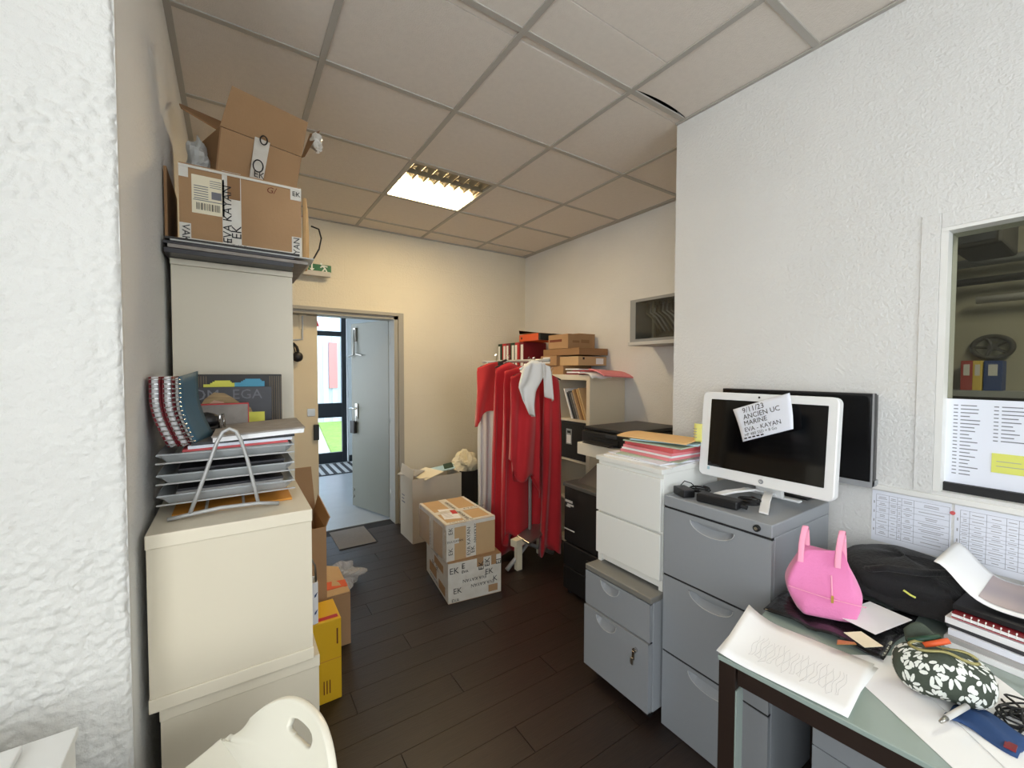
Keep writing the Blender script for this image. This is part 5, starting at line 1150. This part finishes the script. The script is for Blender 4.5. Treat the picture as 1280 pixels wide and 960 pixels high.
# wall sheets beneath the window
def table_sheet(label, y0, y1, z0, z1, cols, rows, seed):
    t = thing('timetable_sheet', label, 'poster', (XR1, (y0+y1)/2, z0), 'printed tables below the window')
    xx = XR1-.0012
    B('sheet', 'paper_cool', t, (xx, XR1-.0002, y0, y1, z0, z1))
    w_, h_ = y1-y0, z1-z0; o = (xx, y1, z0); rc = []; m0, m1 = .06*w_, .02*w_
    for c in cols: rc.append((m0+c*(w_-m0-m1)-.0004, m0+c*(w_-m0-m1)+.0004, .12*h_, .93*h_))
    for r_ in rows: rc.append((m0, w_-m1, .12*h_+r_*.81*h_-.0004, .12*h_+r_*.81*h_+.0004))
    strips('table_ruling', 'ink_grey', t, o, (0, -1, 0), Z, rc, off=.0004)
    rnd = random.Random(seed); rc = []
    cs = list(cols); rs_ = sorted(rows)
    for i in range(len(cs)-1):
        for j in range(len(rs_)-1):
            c0 = m0+cs[i]*(w_-m0-m1); c1 = m0+cs[i+1]*(w_-m0-m1); r0_ = .12*h_+rs_[j]*.81*h_; r1_ = .12*h_+rs_[j+1]*.81*h_
            n = max(1, int((r1_-r0_)/.0085)); n = min(n, rnd.choice((1, 2, 3, 3)))
            for k in range(n):
                zc_ = (r0_+r1_)/2+(k-(n-1)/2)*.0055; L = (c1-c0)*rnd.uniform(.3, .75); cc = (c0+c1)/2
                rc.append((cc-L/2, cc+L/2, zc_-.0011, zc_+.0011))
    for j in range(4): rc.append((.025*w_, .04*w_, h_*(.2+.18*j), h_*(.25+.18*j)))
    strips('table_text', 'ink_light', t, o, (0, -1, 0), Z, rc, off=.0004)
    return t
table_sheet('left printed table sheet taped to the wall below the window', .325, .527, .845, 1.028, [0, .19, .31, .37, .54, 1.0], [0, .16, .28, .42, .56, .70, .84, 1], 3)
table_sheet('middle printed table sheet pinned below the window', .100, .318, .838, 1.028, [0, .1, .28, .48, .6, .82, 1.0], [0, .1, .2, .3, .38, .48, .55, .64, .74, .86, 1], 9)
table_sheet('right printed table sheet below the window at the picture edge', -.125, .096, .838, 1.028, [0, .15, .3, .5, .75, 1.0], [0, .12, .25, .4, .55, .7, .85, 1], 12)
tag(MB().cyl((XR1-.006, .322, 1.0), (XR1-.0013, .322, 1.0), .006, 14).build('pin', 'salmon', None), 'pinkish pin holding the printed sheets under the window', 'pin')
tag(MB().cyl((XR1-.02, .295, .88), (XR1-.0013, .295, .88), .012, 14).build('magnet_hook', 'charcoal', None, bevel=.002), 'round dark hook below the printed sheets above the backpack', 'hook')
# list on the window pane
gx = XR1+.049
ls = thing('name_list', 'white list of printed lines taped to the interior window', 'paper', (gx, .2, 1.08))
ly1_, ly0_ = at(1182, 500, 'x', gx).y, .10; lz1, lz0 = at(1182, 498, 'x', gx).z, at(1182, 608, 'x', gx).z
B('sheet', 'paper_cool', ls, (gx-.001, gx, ly0_, ly1_, lz0, lz1))
rc = []; rnd = random.Random(5)
for k in range(20):
    z = lz1-lz0-.022-k*.0118
    rc += [(.020, .030, z, z+.003), (.036, .036+rnd.uniform(.02, .045), z, z+.003)]
    if k < 10: rc += [(.108, .118, z, z+.003), (.124, .124+rnd.uniform(.02, .05), z, z+.003)]
strips('printed_lines', 'ink_grey', ls, (gx-.001, ly1_, lz0), (0, -1, 0), Z, rc, off=.0006)
a, b2 = at(1240, 566, 'x', gx), at(1240, 590, 'x', gx)
yn = thing('sticky_note', 'lime yellow sticky note on the list at the window', 'sticky note', (gx, a.y-.04, b2.z))
B('sheet', 'sticky_lime', yn, (gx-.0035, gx-.0012, a.y-.085, a.y, b2.z, a.z)); strips('scribble', 'ink_light', yn, (gx-.0035, a.y, b2.z), (0, -1, 0), Z, [(.01, .07, .02, .022), (.01, .06, .035, .037)], off=.0005)

# ---------------------------------------------------------------- desk
dz = .74
dk = thing('glass_desk', 'glass topped desk with dark brown steel frame in the right foreground', 'desk', (1.45, .1, 0))
dO = Vector((1.009, .572, 0)); dd = Vector((.0950, -.9955, 0)); de = Vector((.9955, .0950, 0)); DL, DW = 1.30, .80
def D(a, b, z): return dO+dd*a+de*b+Vector((0, 0, z))
MB().slab([D(0, 0, dz-.012), D(0, DW, dz-.012), D(DL, DW, dz-.012), D(DL, 0, dz-.012)], .012, (0, 0, 1)).build('glass_top', 'desk_glass', dk, bevel=.002)
def beam(a0, b0, a1, b1, nm='frame_rail'):
    c = (D(a0, b0, dz-.034)+D(a1, b1, dz-.034))/2; v = D(a1, b1, 0)-D(a0, b0, 0)
    MB().obox(c, (v.length, .04, .042), v).build(nm, 'desk_frame', dk, bevel=.002)
beam(.045, .025, DL-.045, .025); beam(.045, DW-.025, DL-.045, DW-.025); beam(.025, .045, .025, DW-.045); beam(DL-.025, .045, DL-.025, DW-.045)
for a in (.022, DL-.022):
    for b in (.022, DW-.022): MB().obox(D(a, b, (dz-.0125)/2), (.04, .04, dz-.013), dd).build('leg', 'desk_frame', dk, bevel=.002)
MB().obox(D(.044, .022, .34), (.003, .038, .66), dd).build('leg_strip', 'desk_glass', dk)
# pedestal under the desk
up_ = thing('pedestal', 'grey metal pedestal standing under the glass desk', 'cabinet', (1.65, .3, 0))
B('carcass', 'grey_cab', up_, (1.503, 1.88, .12, .535, .02, .56), bevel=.003)
for z0, z1 in ((.30, .555), (.025, .296)): drawer_front(up_, 1.482, .122, .533, z0, z1, 'grey_cab', (.33, z1-.02, .07, .04))
for x in (1.55, 1.83):
    for yy in (.16, .49): MB().cyl((x, yy, 0), (x, yy, .02), .018, 10).build('foot', 'rubber', up_)
dt = dz+.0006
# paper stack with faint drawing
pc = [at(936, 765, 'z', dt+.01), at(1093, 830, 'z', dt+.004), at(1060, 897, 'z', dt+.004), at(898, 815, 'z', dt+.01)]
for k in range(2):
    o_ = Vector((.004*k, .006*k, 0))
    t = thing('drawing_sheet', ('large white sheet with faint pencil scribbles on the desk corner', 'white sheet just beneath the scribbled one on the desk corner')[k], 'paper', pc[3]-Vector((0, 0, .01)))
    def ps(u, v, k=k):
        a = pc[3]+(pc[2]-pc[3])*u; b = pc[0]+(pc[1]-pc[0])*u; p = a+(b-a)*v+o_*1.5*(1-2*v*k)
        return Vector((p.x, p.y, dt+.0035-.0025*k+(.022 if k == 0 else .018)*max(0, 1-u*3.2)**2*(.3+v)))
    MB().grid(ps, 22, 8).build('sheet', 'paper', t, smooth=True, solid=.0008)
    if k == 0:
        for j in range(13):
            u0 = .20+j*.055; pts = []
            for i in range(14):
                f = i/13; pts.append(ps(u0+.012*math.sin(f*9+j), .62-.40*f+.05*math.sin(j*2.1))+Vector((0, 0, .0012)))
            for i in range(14):
                f = i/13; pts.append(ps(u0+.028+.010*math.sin(f*8+j*1.3), .24+.38*f)+Vector((0, 0, .0012)))
            MB().tube(pts, .00022, 3).build('pencil_line', 'ink_light', t)
# black plastic bag with gold label
bgp = [at(962, 762, 'z', dt), at(1010, 770, 'z', dt), at(1125, 795, 'z', dt), at(1100, 830, 'z', dt), at(1030, 800, 'z', dt)]
tb_ = thing('black_plastic_bag', 'shiny black plastic bag lying flat under the pink bag', 'bag', (1.42, .48, dt))
MB().grid(lambda u, v: (1.30+.30*v+.02*u, .60-.27*u, dt+.006+.014*abs(math.sin(7*u+4*v)*math.sin(5*v+3*u))+.02*max(0, .2-u)), 22, 18).build('film', 'black_bag', tb_, smooth=True, solid=.003)
MB().slab([at(1047, 800, 'z', dt+.026), at(1068, 803, 'z', dt+.026), at(1071, 806, 'z', dt+.026), at(1046, 806, 'z', dt+.026)], .001, (0, 0, 1)).build('gold_label', 'gold', tb_)
sheet('paper_sheet', 'paper', (1.475, .395, dt+.030), .17, .10, .001, -.2, 'white sheet lying between pink bag and floral pouch', 'paper', ny=4)
sheet('price_tag', 'paper_warm', (1.335, .375, dt+.028), .05, .06, .001, -.5, 'small cream tag beside the large scribbled sheet', 'tag', ny=3)
# pink bag
pg = thing('pink_bag', 'pink fabric handbag with two handles standing on the desk', 'bag', (1.44, .50, dt))
pcn = Vector((1.43, .50, dt+.022)); pr_ = Vector((.83, -.555, 0)).normalized(); prr = Vector((.50, -.866, 0)); pf = Vector((-.866, -.50, 0))
W2, HB = .083, .168
def bag(u, v):
    th = 2*math.pi*u; c, s = math.cos(th), math.sin(th)
    w_ = W2*(.80+.24*math.sin(min(1, v/.40)*math.pi/2) if v < .40 else 1.04-.46*((v-.40)/.60)**1.5)
    d = .060*(1.05-.90*v**1.4)
    ce = lambda x, n: math.copysign(abs(x)**n, x)
    x, y_ = ce(c, .36)*w_, ce(s, .36)*d
    lean = -.012*v
    z = HB*v+.008*math.sin(2*th)*v
    return pcn+prr*(x+.004*math.sin(5*v+3*th))+pf*(y_+lean+.003*math.sin(4*th+6*v))+Z*z
q = MB().grid(bag, 40, 22, wrap=True); n0 = len(q.v); q.f.append(tuple(range(39, -1, -1))); q.f.append(tuple(21*40+i for i in range(40)))
q.build('body', 'pink_cloth', pg, smooth=True)
for s_ in (-1, 1):
    base = pcn+prr*(-.048 if s_ < 0 else .040); oo = .018*s_
    yoff = pf*(.012)
    pts = [base+pf*(.025)+Z*(HB*.80)-prr*.010, base+pf*.020+Z*(HB+.02)-prr*.008, base+pf*.012+Z*(HB+.058), base+Z*(HB+.070)+prr*.004, base-pf*.012+Z*(HB+.058)+prr*.008, base-pf*.018+Z*(HB+.01)+prr*.012, base-pf*.02+Z*(HB*.85)+prr*.014]
    vs = []; 
    vs = []
    for i, p in enumerate(pts):
        for a_ in (-1, 1):
            for b_ in (-1, 1): vs.append(p+prr*.0085*a_+(pf*.002*b_ if i not in (2, 3, 4) else Z*.002*b_))
    fs = []
    for i in range(len(pts)-1):
        a = 4*i; b = a+4; fs += [(a, a+1, b+1, b), (a+2, b+2, b+3, a+3), (a, b, b+2, a+2), (a+1, a+3, b+3, b+1)]
    MB().add(vs, fs).build('handle', 'pink_strap', pg, smooth=True, sub=1)
pz_ = [bag(.25+.0, .30+.12*i/5) + pf*.002 for i in range(6)]
fa = pcn+prr*.012
MB().tube([fa+pf*.062+Z*.055, fa+pf*.056+Z*.085, fa+pf*.045+Z*.118], .0022, 6).build('zip', 'pink_strap', pg)
MB().obox(fa+pf*.064+Z*.058, (.006, .003, .02), prr, pf).build('zip_pull', 'gold', pg)
MB().tube([pcn+prr*(-.09+.018*i)+pf*(.0635-.012*abs(i-5)/5)+Z*(.068-.002*i) for i in range(11)], .0012, 5).build('seam', 'pink_strap', pg)
# backpack
bp = thing('backpack', 'black backpack lying on the desk against the wall', 'backpack', (1.74, .42, dt))
def pack(u, v):
    th, p = 2*math.pi*u, (v-.5)*math.pi*.998
    ce = lambda x, n: math.copysign(abs(x)**n, x)
    k = 1+.05*math.sin(5*th+2*p)+.04*math.sin(3*p+th*2)+.02*math.sin(11*th+7*p)
    return Vector((1.745+.145*ce(math.cos(p), .7)*ce(math.cos(th), .7)*k, .395+.155*ce(math.cos(p), .7)*ce(math.sin(th), .7)*k, dt+.072+.066*ce(math.sin(p), .7)*(1+.07*math.sin(4*th))))
MB().grid(pack, 44, 26, wrap=True).build('body', 'black_cloth', bp, smooth=True)
MB().tube([(1.62, .46, dt+.10), (1.60, .40, dt+.135), (1.63, .33, dt+.14), (1.70, .28, dt+.14)], .010, 8).build('strap', 'black_cloth', bp, smooth=True)
MB().tube([(1.60, .36, dt+.085), (1.595, .345, dt+.08), (1.60, .335, dt+.075)], .003, 6).build('zip_cord', 'sticky_lime', bp)
MB().grid(lambda u, v: (1.595+.03*u, .50-.26*v, dt+.03+.055*u+.006*math.sin(9*v)), 8, 18).build('front_pocket', 'black_cloth', bp, smooth=True, solid=.012)
# stack of books and magazines at the right
z = dt; rnd = random.Random(12)
stack = [('paper', .015, 'lowest white ream of papers in the stack at the right desk edge'), ('greyleaf', .012, 'grey papers second from the desk in the right stack'), ('paper_cool', .016, 'bluish papers in the middle of the right stack'), ('charcoal', .008, 'thin charcoal folder in the right stack'), ('paper', .016, 'white papers under the red spiral notebook'), ('pink_paper', .005, 'thin pink sheets right under the red spiral notebook')]
for k, (mm, t_, lab) in enumerate(stack):
    sheet('paper_stack', mm, (1.66+.006*k, .10+.006*math.sin(k*2), z), .28, .30, t_, -.10+.03*math.sin(k*1.7), lab, 'papers', 'stack at the right desk edge', ny=4); z += t_+.0006
rn = thing('spiral_notebook', 'wine red spiral notebook on the stack at the right desk edge', 'notebook', (1.66, .1, z))
for nm, mm, t0, t1 in (('back_cover', 'red_book', 0, .002), ('pages', 'paper', .0025, .0095), ('cover', 'red_book', .010, .0125)):
    o = sheet(nm, mm, (1.67, .10, z+t0), .26, .29, t1-t0, -.08, None, None); put(o, rn)
for k in range(22):
    yy = -.03+k*.0125; 
    cx_ = 1.545+.08*(yy-.1)
    MB().tube([(cx_+.006*math.cos(a), yy, z+.007+.008*math.sin(a)) for a in [i*math.pi/4 for i in range(9)]], .0014, 4).build('wire_coil', 'white_lacquer', rn)
z += .015
bfold = sheet('document_wallet', 'black_plastic', (1.70, .10, z), .27, .30, .012, -.05, 'black document wallet on the red spiral notebook', 'folder', ny=4); z += .0135
sheet('clear_wallet', 'greyleaf', (1.72, .07, z), .22, .24, .003, -.15, 'grey transparent wallet on top of the black wallet', 'folder', ny=4); z += .006
mg = thing('magazine', 'open glossy magazine curling over the backpack and the stack', 'magazine', (1.7, .1, z))
def magf(u, v):
    return Vector((1.60+.24*v-.02*u, .30-.34*u, z+.026+.058*math.exp(-((u-.02)/.15)**2)-.022*math.sin(math.pi*min(1, u*1.3))+.028*math.exp(-((u-.62)/.15)**2)*v))
MB().grid(magf, 30, 10).build('page', 'paper', mg, smooth=True, solid=.002)
MB().grid(lambda u, v: magf(.24+.74*u, .10+.84*v)+Vector((-.0005, 0, .0026)), 24, 8).build('printed_photo', 'magazine_art', mg, smooth=True)
MB().grid(lambda u, v: magf(.50+.24*u, .45+.14*v+.10*u)+Vector((0, 0, .0042)), 8, 4).build('printed_figure', 'salmon', mg, smooth=True)
# papers under the pouch
for k, (c, w_, d, rot, lab) in enumerate((((1.235, .20, dt), .36, .23, .95, 'white sheet under the floral pouch'), ((1.30, .13, dt+.002), .30, .20, .80, 'second white sheet under the floral pouch, towards the picture edge'))):
    sheet('paper_sheet', 'paper', c, w_, d, .001, rot, lab, 'paper', ny=3)
# floral pouch
po = thing('floral_pouch', 'dark green pouch with white petals and gold zip, half open', 'pouch', (1.30, .235, dt))
pcc = Vector((1.285, .222, dt+.004)); pa_ = Vector((.42, -.907, 0)); pb_ = Vector((.907, .42, 0))
def pouch(u, v):
    th, p = 2*math.pi*u, (v-.5)*math.pi*.996
    ce = lambda x, n: math.copysign(abs(x)**n, x)
    x = .082*ce(math.cos(p), .75)*math.cos(th); y_ = .052*ce(math.cos(p), .75)*ce(math.sin(th), .85)
    zz_ = .050+.050*ce(math.sin(p), .8)
    if v > .5: y_ *= 1-.45*(v-.5)*2; 
    return pcc+pa_*x+pb_*y_+Z*(zz_+.004*math.sin(3*th))
MB().grid(pouch, 40, 24, wrap=True).build('body', 'pouch', po, smooth=True)
rnd = random.Random(31); cnt = 0
for k in range(80):
    u, v = (k*.618) % 1, .14+.70*((k*.371) % 1); a0 = rnd.uniform(0, 6.28)
    for j in range(4):
        a = a0+(j-1.5)*.8; L = .013; wdt = .0030
        def pp(s, t, a=a, u=u, v=v):
            du = (math.cos(a)*s-math.sin(a)*t)/.42; dv = (math.sin(a)*s+math.cos(a)*t)/.13
            uu_ = u+du; vv_ = min(.93, max(.07, v+dv)); P0 = pouch(uu_, vv_); n = (P0-(pcc+Z*.042)); n.normalize(); return P0+n*.0012
        ring = [pp(.0045+L*.5*(1-math.cos(t_)), wdt*math.sin(t_)) for t_ in [i*math.pi/4 for i in range(8)]]
        ctr = pp(.0045+L*.5, 0)
        q = MB(); q.add([ctr]+ring, [(0, i+1, (i+1) % 8+1) for i in range(8)]); q.build('petal', 'petal', po, smooth=True)
zt0 = [pouch(.02+.48*i/16, .80+.10*math.sin(math.pi*i/16))+Z*.003 for i in range(17)]
MB().tube(zt0, .0035, 6).build('zip', 'brass_zip', po, smooth=True)
zt1 = [pouch(.98-.48*i/16, .80+.10*math.sin(math.pi*i/16))+Z*.003 for i in range(17)]
MB().tube(zt1, .0035, 6).build('zip', 'brass_zip', po, smooth=True)
lid = MB().grid(lambda u, v: pcc-pa_*(.055-.06*u)+pb_*(.030+.016*v)+Z*(.086+.045*v*math.sin(math.pi*min(1, .15+.8*u))), 12, 8).build('open_lid', 'pouch', po, smooth=True, solid=.003)
tag(MB().tube([pcc-pa_*.055+pb_*.012+Z*.098, pcc-pa_*.0+pb_*.020+Z*.120], .006, 8).build('marker_pen', 'green_dark', None, smooth=True), 'dark green pen poking out of the floral pouch', 'pen')
tag(MB().tube([pcc-pa_*.030+pb_*.004+Z*.100, pcc+pa_*.012+pb_*.010+Z*.121], .006, 8).build('marker_pen', 'orange', None, smooth=True), 'red orange pen in the mouth of the floral pouch', 'pen')
# blue case, pen and cables
bc = thing('glasses_case', 'crumpled navy blue cloth case in front of the floral pouch', 'case', (1.235, .165, dt))
MB().grid(lambda u, v: Vector((1.20+.085*u+.01*math.sin(5*v), .205-.10*v-.01*u, dt+.006+.010*math.sin(math.pi*u)*math.sin(math.pi*v)+.003*math.sin(12*u+6*v))), 14, 12).build('cloth', 'navy', bc, smooth=True, solid=.004)
MB().obox((1.205, .115, dt+.012), (.02, .015, .004)).build('leather_tab', 'red_book', bc)
pn = thing('pen', 'grey and white pen lying across the navy blue case', 'pen', (1.22, .19, dt+.02))
MB().tube([(1.175, .195, dt+.024), (1.245, .178, dt+.028)], .0055, 10).build('barrel', 'paper_grey', pn, smooth=True); MB().tube([(1.155, .200, dt+.022), (1.175, .195, dt+.024)], [.003, .005], 8).build('cap', 'steel', pn, smooth=True)
for k in range(5):
    pts = []
    for i in range(40):
        a = i*.33; pts.append((1.34+.05*math.cos(a*.9+k)+.015*math.sin(a*1.7), .085+.05*math.sin(a*.7+k*1.3)+.012*math.cos(a*2.1), dt+.006+.004*k+.003*math.sin(a)))
    cable(('lowest', 'second', 'middle', 'fourth', 'topmost')[k]+' tangled black cable at the right picture edge on the desk', pts, .0022)
